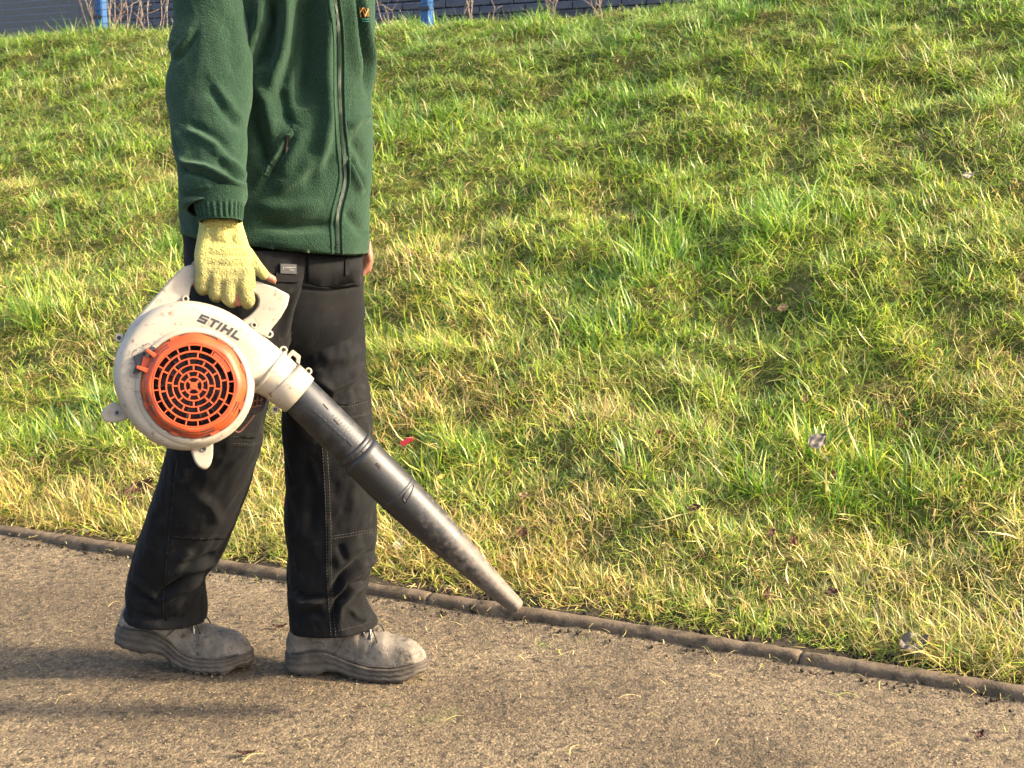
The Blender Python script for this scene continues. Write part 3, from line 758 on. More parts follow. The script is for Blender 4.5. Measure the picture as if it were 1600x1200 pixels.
def hit(b, u, v):
    d = Vector(ray(u, v)).normalized(); loc, n, i, dist = b.ray_cast(Vector(C0), d)
    if loc is None: return None
    if n.dot(d) > 0: n = -n
    return np.array(loc), np.array(n)
def along(pl, step):
    pl = np.asarray(pl, float); seg = np.linalg.norm(np.diff(pl, axis=0), axis=1); t = np.concatenate([[0], np.cumsum(seg)])
    x = np.arange(0, t[-1], step); return np.stack([np.interp(x, t, pl[:, k]) for k in (0, 1)], 1)
def smooth_line(pl, n=40): return cat_interp(np.array(pl, float), n)
def stitch(b, pl, step=4.0, L_=0.0036, w=0.0009, mb=None, h=0.0006):
    mb = mb or MB(); pts = along(pl, step); hs = [hit(b, *p) for p in pts]
    for i in range(len(hs) - 1):
        if hs[i] is None or hs[i + 1] is None: continue
        p, n = hs[i]; d = hs[i + 1][0] - p; l = np.linalg.norm(d)
        if l < 1e-6 or l > 0.03: continue
        d /= l; sdv = np.cross(n, d); mb.add(*box(p + n * h * .5, d * L_ / 2, sdv * w / 2, n * h))
    return mb
def ribbon(b, pl, w, h, step=3.0):
    """raised band lying on a surface along a polyline"""
    pts = along(pl, step); hs = [hit(b, *p) for p in pts]; hs = [x for x in hs if x is not None]; RS = []
    for i in range(len(hs)):
        p, n = hs[i]; d = hs[min(i + 1, len(hs) - 1)][0] - hs[max(i - 1, 0)][0]; d /= np.linalg.norm(d) + 1e-9
        s_ = np.cross(n, d); s_ /= np.linalg.norm(s_) + 1e-9
        RS.append(np.array([p + s_ * w / 2 - n * .003, p + s_ * w / 2 + n * h * .6, p + s_ * w * .3 + n * h, p - s_ * w * .3 + n * h, p - s_ * w / 2 + n * h * .6, p - s_ * w / 2 - n * .003]))
    return rings(RS, True, True)

# --- where the blower hangs (its plane squarely faces the lens direction of its grille)
BN = -ray(303, 603); BN /= np.linalg.norm(BN)
B0 = C0 + ray(303, 603) * 2.52
def BP(u, v, w=0.0):
    d = ray(u, v); t = ((B0 + BN * w - C0) @ BN) / (d @ BN); return C0 + d * t
KPX = 2.52 / FPX * np.linalg.norm(ray(303, 603))      # metres per photo pixel in that plane

# --- body: one continuous figure
FW = np.array([0.766, -0.643, 0.0]); RT = np.array([-0.643, -0.766, 0.0]); UP = np.array([0, 0, 1.0])
HIP = np.array([*PY(430, 470, 2.83)[:2], 0.93])
def hp(f, r, u): return HIP + FW * f + RT * r + UP * u
mb = MB()
def cap(p0, r0, p1, r1): mb.add(*capsule(p0, r0, p1, r1))
# torso
mb.add(*ball(hp(-.01, 0, 0.02), RT * 0.132, FW * 0.082, UP * 0.12)); mb.add(*ball(hp(-.01, 0, 0.20), RT * 0.140, FW * 0.090, UP * 0.19))
mb.add(*ball(hp(0, 0, 0.40), RT * 0.165, FW * 0.108, UP * 0.18)); cap(hp(0, -.15, .52), .052, hp(0, .15, .52), .052)
cap(hp(0, 0, .52), .062, hp(.02, 0, .66), .056)
# head with face, facing the way he walks
HC = hp(0.035, 0, 0.765)
mb.add(*ball(HC, RT * 0.075, FW * 0.095, UP * 0.115)); mb.add(*ball(HC + FW * .03 - UP * .055, RT * 0.055, FW * 0.060, UP * 0.062))
cap(HC + FW * .088 + UP * .005, .010, HC + FW * .108 - UP * .026, .015); cap(HC + FW * .076 - UP * .060 - RT * .02, .008, HC + FW * .076 - UP * .060 + RT * .02, .008)
for s in (-1, 1):
    cap(HC + FW * .082 + RT * .012 * s + UP * .026, .009, HC + FW * .070 + RT * .05 * s + UP * .026, .009)
    mb.add(*ball(HC + FW * .080 + RT * .033 * s + UP * .004, .012)); mb.add(*ball(HC - FW * .008 + RT * .078 * s - UP * .005, RT * .010, FW * .020, UP * .033))
# right arm down to the handle
SH_R = PY(330, -105, 2.73); WR_R = BP(345, 350, 0.012); EL_R = PY(328, 110, 2.66)
cap(hp(0, .13, .50), .05, SH_R, .048); cap(SH_R, .048, EL_R, .040); cap(EL_R, .040, WR_R, .028)
fing_r = [((329, 352), (318, 428), (315, 446), (317, 452), (319, 440), 9.0), ((338, 352), (337, 432), (337, 456), (338, 462), (340, 450), 9.8),
          ((350, 352), (357, 434), (357, 464), (362, 470), (364, 456), 10.0), ((362, 352), (379, 434), (386, 466), (388, 473), (388, 460), 9.8)]
for (w0, kn, m1, m2, tp, r_) in fing_r:
    r_ = r_ * KPX
    cap(BP(*w0, .012), .017, BP(*kn, .026), r_ * 1.15); cap(BP(*kn, .026), r_ * 1.1, BP(*m1, .018), r_); cap(BP(*m1, .018), r_, BP(*m2, -.012), r_ * .95)
    cap(BP(*m2, -.012), r_ * .95, BP(*tp, -.030), r_ * .85)
cap(BP(366, 372, .012), .015, BP(388, 402, .020), .0125); cap(BP(388, 402, .020), .0125, BP(408, 425, .020), .0105); cap(BP(408, 425, .020), .0105, BP(428, 438, .015), .0088)
cap(BP(306, 414, .006), .0105, BP(304, 440, .004), .0105)
# bare knuckle of the middle finger showing through the glove
cap(BP(372, 463, .020), .0085, BP(371, 474, .010), .0085)
# left arm hanging behind the hip
SH_L = hp(0, -.19, .50); EL_L = hp(-.12, -.21, .24); WR_L = PY(556, 362, 3.03)
cap(SH_L, .058, EL_L, .045); cap(EL_L, .042, WR_L, .028)
HL = PY(562, 394, 3.02); cap(WR_L, .026, HL, .024)
for k in range(4):
    b0 = HL + FW * (.018 - .013 * k) + RT * (.004); ln = (.030, .036, .034, .026)[k]
    b1 = b0 - UP * ln + FW * .008; b2 = b1 - UP * ln * .75 - FW * .004 + RT * .010; cap(b0, .0100, b1, .0090); cap(b1, .0090, b2, .0078)
cap(HL + FW * .024 + UP * .022, .012, HL + FW * .034 - UP * .012, .0095); cap(HL + FW * .034 - UP * .012, .0095, HL + FW * .030 - UP * .040, .0085)
# legs
hL, tL = PZ(449, 1043, 0), PZ(667, 1056, 0); hR, tR = PZ(180, 1031, 0), PZ(394, 1043, 0)
fL = (tL - hL) / np.linalg.norm(tL - hL); fR = (tR - hR) / np.linalg.norm(tR - hR)
KN_R = PY(340, 690, 2.77); AN_R = hR + fR * .105 + UP * .155; KN_L = PY(515, 690, 2.83); AN_L = hL + fL * .09 + UP * .125
cap(hp(0, .09, .0), .080, KN_R, .052); cap(KN_R, .052, AN_R, .030); cap(hp(0, -.09, .0), .080, KN_L, .052); cap(KN_L, .052, AN_L, .030)
cap(AN_R, .030, AN_R + fR * .04 - UP * .055, .016); cap(AN_L, .030, AN_L + fL * .04 - UP * .05, .016)
person = remesh('person', np.concatenate(mb.V), mb.F, 0.0056, M['skin'], origin=(HIP[0], HIP[1], 0.0), smooth_it=4)
prop(person, 'man in green fleece and black work trousers walking with a leaf blower', 'person')
V, F = ball(HC - FW * .010 + UP * .022, RT * 0.083, FW * 0.098, UP * 0.108, 24, 14); keep = V[:, 2] > HC[2] - .03
V = V + 0.004 * np.stack([fbm(V[:, 0] * 60, V[:, 2] * 60, 3)] * 3, 1)
V = np.where(((V - HC) @ FW > .055)[:, None] & (V[:, 2] < HC[2] + .06)[:, None], V - FW * .03, V)
obj('hair', V, F, M['hair'], person)

# --- jacket
torso_st = [(318, -190, 560, -190, 2.86, .10), (290, -150, 590, -150, 2.86, .135), (282, -80, 590, -80, 2.85, .150), (278, 0, 586, 0, 2.84, .155), (277, 60, 583, 60, 2.84, .158),
            (276, 120, 579, 120, 2.84, .16), (277, 165, 580, 165, 2.84, .16), (279, 200, 583, 200, 2.84, .162), (280, 250, 581, 254, 2.84, .163),
            (281, 300, 578, 308, 2.84, .163), (282, 340, 577, 358, 2.84, .162), (284, 352, 578, 372, 2.84, .164), (284, 360, 577, 388, 2.84, .166), (285, 364, 574, 398, 2.84, .163)]
T_F = [([(415, 0), (414, 35), (398, 82), (388, 110)], 11, .016, 's'), ([(457, -20), (455, 40), (450, 80), (436, 120), (428, 150)], 13, .013, 's'),
       ([(482, -20), (480, 60), (476, 120), (470, 170)], 17, -.020, 'r'), ([(512, -20), (511, 60), (509, 122), (513, 185), (503, 240), (498, 280)], 10, .014, 'r'),
       ([(430, 0), (426, 60), (412, 110)], 12, -.016, 'r'), ([(399, 130), (415, 160), (424, 195), (424, 215)], 10, .012, 'r'), ([(440, 140), (446, 180), (456, 200)], 9, -.010, 'r'),
       ([(396, 180), (410, 230), (420, 262)], 9, -.011, 'r'), ([(461, 196), (440, 232), (415, 275), (405, 292)], 8, .006, 's'), ([(470, 200), (455, 240), (440, 275)], 14, .007, 'r'),
       ([(400, 348), (450, 355), (510, 352), (524, 346)], 10, -.013, 'r'), ([(400, 322), (450, 325), (505, 318)], 12, .007, 'r'),
       ([(560, -20), (563, 20), (569, 60), (575, 100), (577, 150)], 6, -.011, 's'), ([(551, -10), (553, 60), (560, 120)], 10, .008, 'r'),
       ([(544, 245), (556, 270), (569, 300)], 8, .010, 's'), ([(545, 200), (560, 185), (578, 182)], 9, .007, 'r'), ([(541, 330), (555, 350), (572, 368)], 8, -.008, 'r'), ([(548, 215), (565, 240), (578, 270)], 9, -.008, 'r'),
       ([(470, 290), (500, 270), (518, 240)], 12, -.006, 'r'), ([(430, 300), (470, 275), (490, 240)], 12, .007, 'r')]
zip_px = smooth_line([(522, -60), (523, 0), (528, 40), (530, 87), (530, 147), (534, 217), (539, 265), (538, 285), (533, 308), (527, 332), (526, 360), (527, 388), (527, 400)], 80)
T_F += [(zip_px[::3].tolist(), 4.5, -.004, 'r'), ([(400, 384), (450, 388), (500, 390), (527, 388), (573, 383)], 2.2, -.0035, 'r'), ([(505, 153), (522, 152)], 2, -.002, 'r'), ([(538, 152), (576, 155)], 2, -.002, 'r')]
T_F = [(a_, b_ * 0.9, c_ * 1.5, d_) for a_, b_, c_, d_ in T_F[:20]] + T_F[20:]
tV, tF = garment(torso_st, 190, 250, T_F, 2.15, .004, (2, 6), 5, (0, .03))
jacket = obj('jacket', tV, tF, M['fleece'], person); jb = bvh_of(tV, tF)
# collar
cst = [(392, -205, 520, -205, 2.82, .066), (388, -230, 524, -230, 2.82, .068), (390, -262, 522, -262, 2.82, .067)]
cV, cF = garment(cst, 80, 30, (), 2.1, .001, turn=(0, .2)); obj('collar', cV, cF, M['fleece'], jacket)
# right sleeve
sl = [(296, -160, 372, -172, 2.76, .05), (280, -130, 385, -130, 2.74, .062), (274, -70, 383, -70, 2.72, .066), (272, 0, 381, 0, 2.70, .066), (272, 42, 389, 45, 2.685, .066), (265, 70, 392, 74, 2.67, .066),
      (269, 93, 394, 97, 2.66, .066), (262, 121, 394, 122, 2.65, .066), (260, 152, 393, 150, 2.635, .066), (266, 189, 385, 189, 2.61, .062), (268, 227, 385, 227, 2.585, .060), (277, 262, 382, 262, 2.56, .057),
      (281, 292, 383, 284, 2.54, .053), (281, 308, 387, 302, 2.53, .051), (284, 323, 383, 314, 2.52, .047), (296, 331, 380, 319, 2.515, .042)]
S_F = [([(271, 95), (282, 82), (296, 62), (305, 45)], 7, -.006, 's'), ([(262, 80), (275, 60)], 8, .005, 'r'), ([(290, 197), (312, 206), (338, 222), (352, 240)], 9, .008, 's'), ([(330, 130), (350, 165), (372, 190), (384, 196)], 9, -.006, 's'),
       ([(300, 160), (335, 165), (365, 158), (388, 145)], 14, .004, 'r'), ([(268, 240), (290, 262), (320, 268), (340, 278), (356, 288), (384, 297)], 7, -.014, 's'), ([(298, 262), (325, 272), (345, 283)], 6, .006, 'r'),
       ([(340, 246), (362, 262), (381, 285)], 8, -.008, 's'), ([(283, 306), (320, 303), (352, 306), (384, 309)], 6, -.012, 'r'), ([(284, 318), (300, 316), (320, 312)], 5, .006, 'r'), ([(268, 205), (282, 232), (286, 250)], 8, -.006, 's'),
       ([(350, 20), (360, 60), (366, 110)], 12, -.004, 'r'), ([(300, 100), (330, 110), (360, 100)], 20, .005, 'r')]
sV, sF = garment(sl, 150, 230, S_F, 2.1, .0030, (2, 7), 15, (0, .03))
sleeve = obj('sleeve', sV, sF, M['fleece'], jacket)
cuff = [(296, 305, 383, 298, 2.52, .040), (303, 320, 381, 312, 2.512, .034), (307, 330, 379.5, 324, 2.508, .034), (310, 340, 378.5, 337, 2.505, .034), (312, 347, 378, 345, 2.503, .033)]
cV, cF = garment(cuff, 200, 40, (), 2.1, .0006, seed=3, turn=(0, .2), ripples=((0.45, 0.98, 26, .0016),))
obj('cuff', cV, cF, M['fleece'], sleeve)
# left sleeve, hanging behind the body
lw = project(np.array([SH_L, EL_L, WR_L])); 
LS = [SH_L + RT * -.005 + UP * .03, SH_L * .75 + EL_L * .25, SH_L * .5 + EL_L * .5, EL_L * .75 + SH_L * .25, EL_L, EL_L * .5 + WR_L * .5, WR_L + UP * .03, WR_L + UP * .005]
V, F = tube(LS, [.07, .070, .062, .056, .052, .044, .034, .029], 28); V = V + 0.004 * np.stack([fbm(V[:, 0] * 18, V[:, 2] * 18, 8)] * 3, 1)
obj('sleeve', V, F, M['fleece'], jacket)
# zip, its tape, piping, pocket and badge
tape = obj('zip', *ribbon(jb, zip_px, .011, .0012), M['fleece_trim'], jacket)
mz = MB(); pts = along(zip_px, 2.4)
for i in range(len(pts) - 1):
    h_ = hit(jb, *pts[i]); h2 = hit(jb, *pts[i + 1])
    if h_ is None or h2 is None: continue
    p, nn = h_; d = h2[0] - p; d /= np.linalg.norm(d); sd = np.cross(nn, d)
    for s in (-1, 1): mz.add(*bbox(p + nn * .0022 + sd * .0016 * s + d * .0009 * s, d * .00110, sd * .0014, nn * .0010, .3))
mz.build('zip_teeth', M['zip'], tape)
obj('piping', *ribbon(jb, zip_px + np.array([7.5, 0]), .0045, .0036), M['fleece'], jacket)
obj('placket', *ribbon(jb, zip_px - np.array([8.5, 0]), .0050, .0026), M['fleece'], jacket)
st = stitch(jb, [(396, 386), (450, 389), (500, 391), (524, 390)], 4, .0030, .0007); st.build('hem_stitching', M['fleece_trim'], jacket)
obj('pocket_welt', *ribbon(jb, smooth_line([(464, 197), (452, 213), (438, 234), (424, 258), (414, 276)], 30), .016, .0026, 2), M['fleece'], jacket)
p, nn = hit(jb, 448, 210); p2, _ = hit(jb, 445, 234); d = p2 - p; l = np.linalg.norm(d); d /= l; sd = np.cross(nn, d)
pull = obj('zip_pull', *bbox((p + p2) / 2 + nn * .005, d * l * .52, sd * .0036, nn * .0022, .35), M['dark'], jacket)
obj('pull_tip', *bbox(p2 + nn * .0075, d * .006, sd * .0040, nn * .0016, .35), M['steel'], pull)
# embroidered badge: orange strokes over a teal line
bd = MB(); bt = MB()
for (u0, v0, u1, v1) in ((562, 12, 564, 27), (562.5, 20, 568, 12), (566, 13, 571, 27), (569, 13, 574.5, 26), (571, 25, 576, 14), (574, 13, 576, 26)):
    a_, b_ = hit(jb, u0, v0), hit(jb, u1, v1)
    if a_ and b_:
        d = b_[0] - a_[0]; l = np.linalg.norm(d); d /= l; bd.add(*bbox((a_[0] + b_[0]) / 2 + a_[1] * .001, d * l / 2, np.cross(a_[1], d) * .0011, a_[1] * .0009, .3))
for (u0, v0, u1, v1) in ((565, 29.5, 577, 30), (566, 33, 577, 33.5)):
    a_, b_ = hit(jb, u0, v0), hit(jb, u1, v1)
    if a_ and b_:
        d = b_[0] - a_[0]; l = np.linalg.norm(d); d /= l; bt.add(*bbox((a_[0] + b_[0]) / 2 + a_[1] * .001, d * l / 2, np.cross(a_[1], d) * .0009, a_[1] * .0009, .3))
bd_o = bd.build('badge_embroidery', M['orange_thread'], jacket)
if bt.n: bt.build('badge_line', M['teal_thread'], bd_o)

# --- trousers: seat and two legs
seat = [(288, 345, 566, 352, 2.84, .125), (290, 395, 566, 398, 2.84, .125), (294, 440, 567, 440, 2.84, .128), (300, 490, 566, 490, 2.845, .125), (330, 540, 555, 540, 2.86, .10), (380, 580, 520, 580, 2.87, .05)]
P_F = [([(460, 447), (510, 452), (566, 444)], 3, -.004, 's')]
V, F = garment(seat, 140, 120, P_F, 2.2, .003, (2, 5), 25, (0, 0)); trousers = obj('trousers', V, F, M['denim'], person); seatb = bvh_of(V, F)
legL = [(436, 400, 566, 398, 2.87, .105), (438, 460, 567, 450, 2.87, .105), (442, 520, 569, 510, 2.865, .10), (444, 580, 572, 570, 2.855, .096), (442, 640, 579, 630, 2.845, .094), (443, 700, 583, 695, 2.84, .090), (446, 760, 588, 755, 2.835, .088),
        (447, 830, 588, 825, 2.835, .086), (449, 880, 583, 872, 2.835, .084), (450, 915, 575, 908, 2.835, .082), (451, 945, 571, 934, 2.835, .080), (453, 960, 576, 950, 2.835, .080), (454, 974, 586, 966, 2.835, .082), (455, 981, 589, 974, 2.835, .082)]
L_F = [([(470, 478), (510, 470), (555, 462)], 10, -.008, 's'), ([(470, 545), (510, 520), (545, 505), (566, 500)], 14, -.008, 's'), ([(490, 600), (520, 618), (555, 600), (572, 570)], 12, -.009, 's'), ([(500, 560), (540, 560), (566, 545)], 14, .006, 'r'),
       ([(515, 630), (545, 632), (580, 622)], 2.5, -.003, 's'), ([(517, 652), (545, 653), (582, 644)], 2.5, .002, 's'), ([(505, 690), (509, 750), (512, 830), (513, 900), (516, 950), (519, 985)], 3.0, .0035, 'r'),
       ([(586, 862), (560, 885), (535, 905), (522, 930)], 9, -.012, 's'), ([(455, 925), (475, 938), (505, 935)], 7, .011, 's'), ([(522, 880), (545, 862), (570, 852)], 11, .006, 'r'), ([(572, 910), (550, 918), (528, 945), (524, 975)], 8, -.010, 's'),
       ([(460, 965), (485, 955), (508, 965)], 7, -.007, 'r'), ([(475, 720), (490, 780), (485, 840)], 12, -.006, 'r'), ([(540, 700), (555, 760), (550, 800)], 12, .004, 'r'), ([(455, 850), (470, 830), (478, 800)], 10, .005, 'r'), ([(540, 880), (530, 850)], 8, -.006, 'r'),
       ([(545, 950), (560, 965), (578, 968)], 6, .006, 'r')]
L_F = [(a_, b_ * .75, c_ * 1.35, d_) for a_, b_, c_, d_ in L_F]
V, F = garment(legL, 140, 250, L_F, 2.15, .0048, (2.6, 12), 35, (0, .012)); leg_l = obj('trouser_leg', V, F, M['denim'], trousers); lb = bvh_of(V, F)
legR = [(290, 405, 497, 402, 2.775, .100), (293, 440, 486, 436, 2.765, .100), (290, 500, 468, 492, 2.755, .098), (284, 560, 450, 552, 2.75, .094), (276, 620, 426, 612, 2.75, .090), (268, 670, 412, 662, 2.755, .088), (260, 705, 408, 695, 2.765, .086), (248, 750, 396, 738, 2.775, .085),
        (234, 795, 381, 782, 2.79, .083), (220, 830, 366, 824, 2.805, .081), (208, 868, 352, 858, 2.82, .080), (199, 895, 334, 882, 2.835, .078), (196, 915, 319, 897, 2.845, .076), (197, 940, 320, 922, 2.85, .076), (195, 950, 322, 940, 2.855, .076), (193, 957, 322, 960, 2.855, .078), (195, 963, 320, 968, 2.855, .078)]
R_F = [([(368, 683), (395, 684), (411, 680)], 2.5, -.003, 's'), ([(366, 694), (395, 695), (409, 690)], 2.5, .002, 's'), ([(270, 838), (310, 842), (362, 840)], 2.5, -.0025, 's'), ([(319, 896), (300, 905), (272, 920), (246, 935)], 8, -.013, 's'), ([(340, 870), (315, 880), (285, 892)], 9, -.009, 's'),
       ([(318, 918), (290, 932), (262, 950)], 8, .008, 'r'), ([(205, 905), (225, 925), (250, 945)], 8, -.007, 's'), ([(276, 720), (268, 800), (262, 860), (256, 930), (255, 975)], 2.5, -.0025, 's'), ([(300, 770), (330, 790), (345, 820)], 12, .006, 'r'), ([(245, 800), (255, 850)], 11, -.005, 'r'),
       ([(205, 950), (240, 968), (290, 965)], 7, -.006, 'r'), ([(450, 455), (440, 500), (425, 550)], 10, -.006, 'r'), ([(300, 860), (280, 875)], 7, .006, 'r'), ([(470, 430), (455, 480), (445, 530)], 5, .004, 'r')]
R_F = [(a_, b_ * .75, c_ * 1.35, d_) for a_, b_, c_, d_ in R_F]
V, F = garment(legR, 140, 250, R_F, 2.15, .0048, (2.6, 12), 45, (0, .012)); leg_r = obj('trouser_leg', V, F, M['denim'], trousers); rb = bvh_of(V, F)
ms = MB()
for off in (0, 7): stitch(lb, np.array([(503, 692), (507, 750), (510, 830), (511, 900), (514, 950), (518, 1000)], float) + np.array([off, 0]), 5.0, .0042, .0011, ms)
for l_ in ([(516, 629), (545, 631), (580, 621)], [(516, 634), (545, 636), (580, 626)], [(518, 653), (545, 654), (582, 645)], [(519, 838), (550, 833), (587, 826)], [(519, 842), (550, 837), (587, 830)], [(530, 985), (560, 978), (584, 970)]): stitch(lb, l_, 4.2, .0036, .0009, ms)
ms.build('stitching', M['thread'], leg_l)['kind'] = 'stuff'
ms = MB()
for l_ in ([(366, 682), (395, 683), (411, 679)], [(365, 693), (395, 694), (409, 689)], [(272, 838), (310, 842), (362, 840)], [(276, 722), (268, 800), (262, 860), (256, 930), (255, 975)], [(478, 440), (462, 495), (448, 545)]): stitch(rb, l_, 4.2, .0034, .0007, ms)
ms.build('stitching', M['thread'], leg_r)['kind'] = 'stuff'
def first(u, v):
    c = [x for x in (hit(lb, u, v), hit(rb, u, v), hit(seatb, u, v)) if x]
    return min(c, key=lambda x: np.linalg.norm(x[0] - C0)) if c else None
# waistband, belt loop, pocket flap and maker's patch
wv = np.array([(480, 428), (500, 434), (530, 434), (566, 430)], float)
RS = []
for p in along(wv, 3):
    a_, b_ = first(p[0], p[1] - 34), first(p[0], p[1] + 14)
    if a_ is None or b_ is None: continue
    RS.append(np.array([a_[0] - a_[1] * .002, a_[0] + a_[1] * .0035, b_[0] + b_[1] * .0035, b_[0] - b_[1] * .002]))
obj('waistband', *rings(RS, True, True), M['denim'], trousers)
def patch(name, u0, v0, u1, v1, h, m, par, skew=0):
    c = [first(u, v) for u, v in ((u0, v0), (u1, v0 + skew), (u1, v1 + skew), (u0, v1))]
    n_ = np.mean([x[1] for x in c], 0); n_ /= np.linalg.norm(n_); V = [x[0] - n_ * .002 for x in c] + [x[0] + n_ * h for x in c]
    return obj(name, V, [(3, 2, 1, 0), (4, 5, 6, 7), (0, 1, 5, 4), (1, 2, 6, 5), (2, 3, 7, 6), (3, 0, 4, 7)], m, par, smooth=False), c, n_
patch('belt_loop', 537, 404, 543, 430, .006, M['denim'], trousers, 0)
patch('pocket_flap', 430, 426, 466, 440, .0055, M['denim'], trousers, 1)
lab, c, n_ = patch('brand_patch', 436, 412, 461, 427, .0075, M['patch'], trousers, 1)
mt_ = MB()
o_, x_, y_ = c[0][0] + n_ * .0083, c[1][0] - c[0][0], c[3][0] - c[0][0]
for (a0, b0, w_, h_) in ((.12, .30, .05, .34), (.24, .34, .10, .10), (.38, .30, .10, .12), (.50, .32, .12, .10), (.64, .30, .10, .12), (.77, .26, .14, .08), (.55, .58, .28, .07)):
    mt_.add(*box(o_ + x_ * (a0 + w_ / 2) + y_ * (b0 + h_ / 2), x_ * w_ / 2, y_ * h_ / 2, n_ * .0004))
mt_.build('patch_print', M['print'], lab, smooth=False)

# --- boots
def boot(heel, toe, lift, side):
    """heel and toe on the ground; lift = heel raised (radians) with the toes flat; side = +1 seen from outside"""
    heel, toe = np.array([*heel, 0.0]), np.array([*toe, 0.0]); ex = toe - heel; Lb = np.linalg.norm(ex); ex /= Lb; ez = UP; ey = np.cross(ez, ex)
    def place(P_):
        P_ = np.asarray(P_, float).copy(); xb = 0.66 * Lb                      # hinge at the ball of the foot
        x, y, z = P_[:, 0], P_[:, 1], P_[:, 2]; k = np.clip((xb - x) / 0.09, 0, 1); a_ = lift * k * k * (3 - 2 * k)
        dx = x - xb; nx = np.where(a_ > 0, xb + dx * np.cos(a_) + z * np.sin(a_), x); nz = np.where(a_ > 0, -dx * np.sin(a_) + z * np.cos(a_), z)
        return heel + np.outer(nx, ex) + np.outer(y, ey) + np.outer(nz, ez)
    xs = np.concatenate([np.linspace(0, .03, 8), np.linspace(.036, Lb - .045, 36), np.linspace(Lb - .041, Lb, 14)])
    xr = xs; xs = xs * .316 / Lb
    hw = np.interp(xs, [0, .006, .018, .04, .09, .13, .19, .235, .27, .295, .309, .316], [.006, .020, .031, .0375, .036, .038, .049, .052, .049, .038, .022, .004])
    hw = hw * 1.0; cy = np.interp(xs, [0, .1, .2, .316], [0, -.002, .002, .0]) * side
    top = np.interp(xs, [0, .01, .03, .07, .12, .145, .17, .20, .235, .265, .29, .307, .316], [.070, .098, .122, .135, .135, .128, .113, .0985, .0905, .0865, .0765, .060, .042])
    sl_ = np.interp(xs, [0, .03, .07, .10, .15, .20, .25, .29, .316], [.040, .043, .054, .053, .037, .028, .029, .037, .040])    # where upper meets sole
    xs = xr; n = 28; RS = []
    for i, x in enumerate(xs):
        t = np.linspace(0, math.pi, n); y = hw[i] * np.sign(np.cos(t)) * np.abs(np.cos(t)) ** 0.72; z = sl_[i] - .008 + (top[i] - sl_[i] + .008) * np.sin(t) ** 0.80
        e = 0.9 + 0.1 * np.sin(t); RS.append(np.stack([np.full(n, x), cy[i] + y * 0.965 * e, z], 1))
    V = np.concatenate(RS); nrm = np.stack([V[:, 0] * 0, np.sign(V[:, 1]) * .6, np.ones(len(V))], 1)
    crease = -.0045 * np.exp(-((V[:, 0] - .205 - .15 * (V[:, 2] - .06)) / .006) ** 2) - .003 * np.exp(-((V[:, 0] - .19 + .1 * (V[:, 2] - .06)) / .005) ** 2) + .003 * np.exp(-((V[:, 0] - .238) / .012) ** 2)
    crease = crease * np.clip((V[:, 2] - .04) / .03, 0, 1) + 0.0014 * fbm(V[:, 0] * 50, V[:, 1] * 50 + V[:, 2] * 50, 7)
    V = V + nrm * crease[:, None]
    F = grid_faces(n, len(xs), False); F += [tuple(range(n))[::-1], tuple(range((len(xs) - 1) * n, len(xs) * n))]
    b = obj('boot', place(V), F, M['boot'], person)
    # sole: side wall with a wavy moulded edge, raised arch
    ox = np.concatenate([xs, xs[-2:0:-1]]); sgn = np.concatenate([np.ones(len(xs)), -np.ones(len(xs) - 2)]); sgn[0] = sgn[len(xs) - 1] = 0
    oyy = np.interp(ox, xs, hw) * sgn + np.interp(ox, xs, cy); O2 = np.stack([ox, oyy], 1)
    tg = np.roll(O2, -1, 0) - np.roll(O2, 1, 0); tg /= np.linalg.norm(tg, axis=1, keepdims=True); nn2 = np.stack([-tg[:, 1], tg[:, 0]], 1)
    if ((O2 - O2.mean(0)) * nn2).sum() < 0: nn2 = -nn2
    for _ in range(3): nn2 = (np.roll(nn2, 1, 0) + nn2 * 2 + np.roll(nn2, -1, 0)) / 4
    bot = np.interp(ox, [0, .02, .085, .105, .135, .16, .21, .28, .30, .316], [.007, .0, .0, .010, .011, .003, .0, .001, .005, .016])
    topz = np.interp(ox, xs, sl_) + .003
    wav = 0.0012 * np.sin(ox * 260)
    RSs = []
    for f, ins in ((0, .003), (.03, -.003), (.16, -.0045), (.20, -.0058), (.30, -.0060), (.34, -.0042), (.50, -.0036), (.54, -.0052), (.64, -.0052), (.68, -.0034), (.84, -.0030), (.88, -.0044), (.96, -.0040), (1.0, -.001), (1.0, .008)):
        z = bot + (topz - bot) * f + (wav if .15 < f < .8 else 0); RSs.append(np.concatenate([O2 - nn2 * ins, z[:, None]], 1))
    V, F = rings(RSs, True, True); so = fix_normals(obj('sole', place(V), F, M['sole'], b))
    # cleats
    for x in list(np.linspace(.012, .075, 4)) + list(np.linspace(.165, .285, 7)):
        w_ = float(np.interp(x, xs, hw))
        for s in (-1, 1): obj('cleat', place(np.array(bbox((x, s * w_ * .68, .0035), (.0058, 0, 0), (0, w_ * .36, 0), (0, 0, .0055), .2)[0])), bbox((0, 0, 0), (1, 0, 0), (0, 1, 0), (0, 0, 1))[1], M['sole'], so, smooth=False)
    # welt ridge, seams
    for yo in (-1, 1):
        ln = [(x, yo * (float(np.interp(x, xs, hw)) * .93) + float(np.interp(x, xs, cy)), float(np.interp(x, xs, sl_)) + .006) for x in np.linspace(.02, Lb - .02, 40)]
        V, F = tube(ln, .0022, 6); obj('welt', place(V), F, M['sole'], b)
        sm = []
        for f in np.linspace(0, 1, 14):
            x = .125 + .045 * f; tp = float(np.interp(x, xs, top)); s0 = float(np.interp(x, xs, sl_)); zz = s0 + (tp - s0) * (.05 + .86 * f); y_ = float(np.interp(x, xs, hw)) * (1 - ((zz - s0) / (tp - s0)) ** 2.6) ** .5 * .96
            sm.append((x, yo * y_, zz))
        V, F = tube(sm, .0013, 5); obj('seam', place(V), F, M['sole'], b)
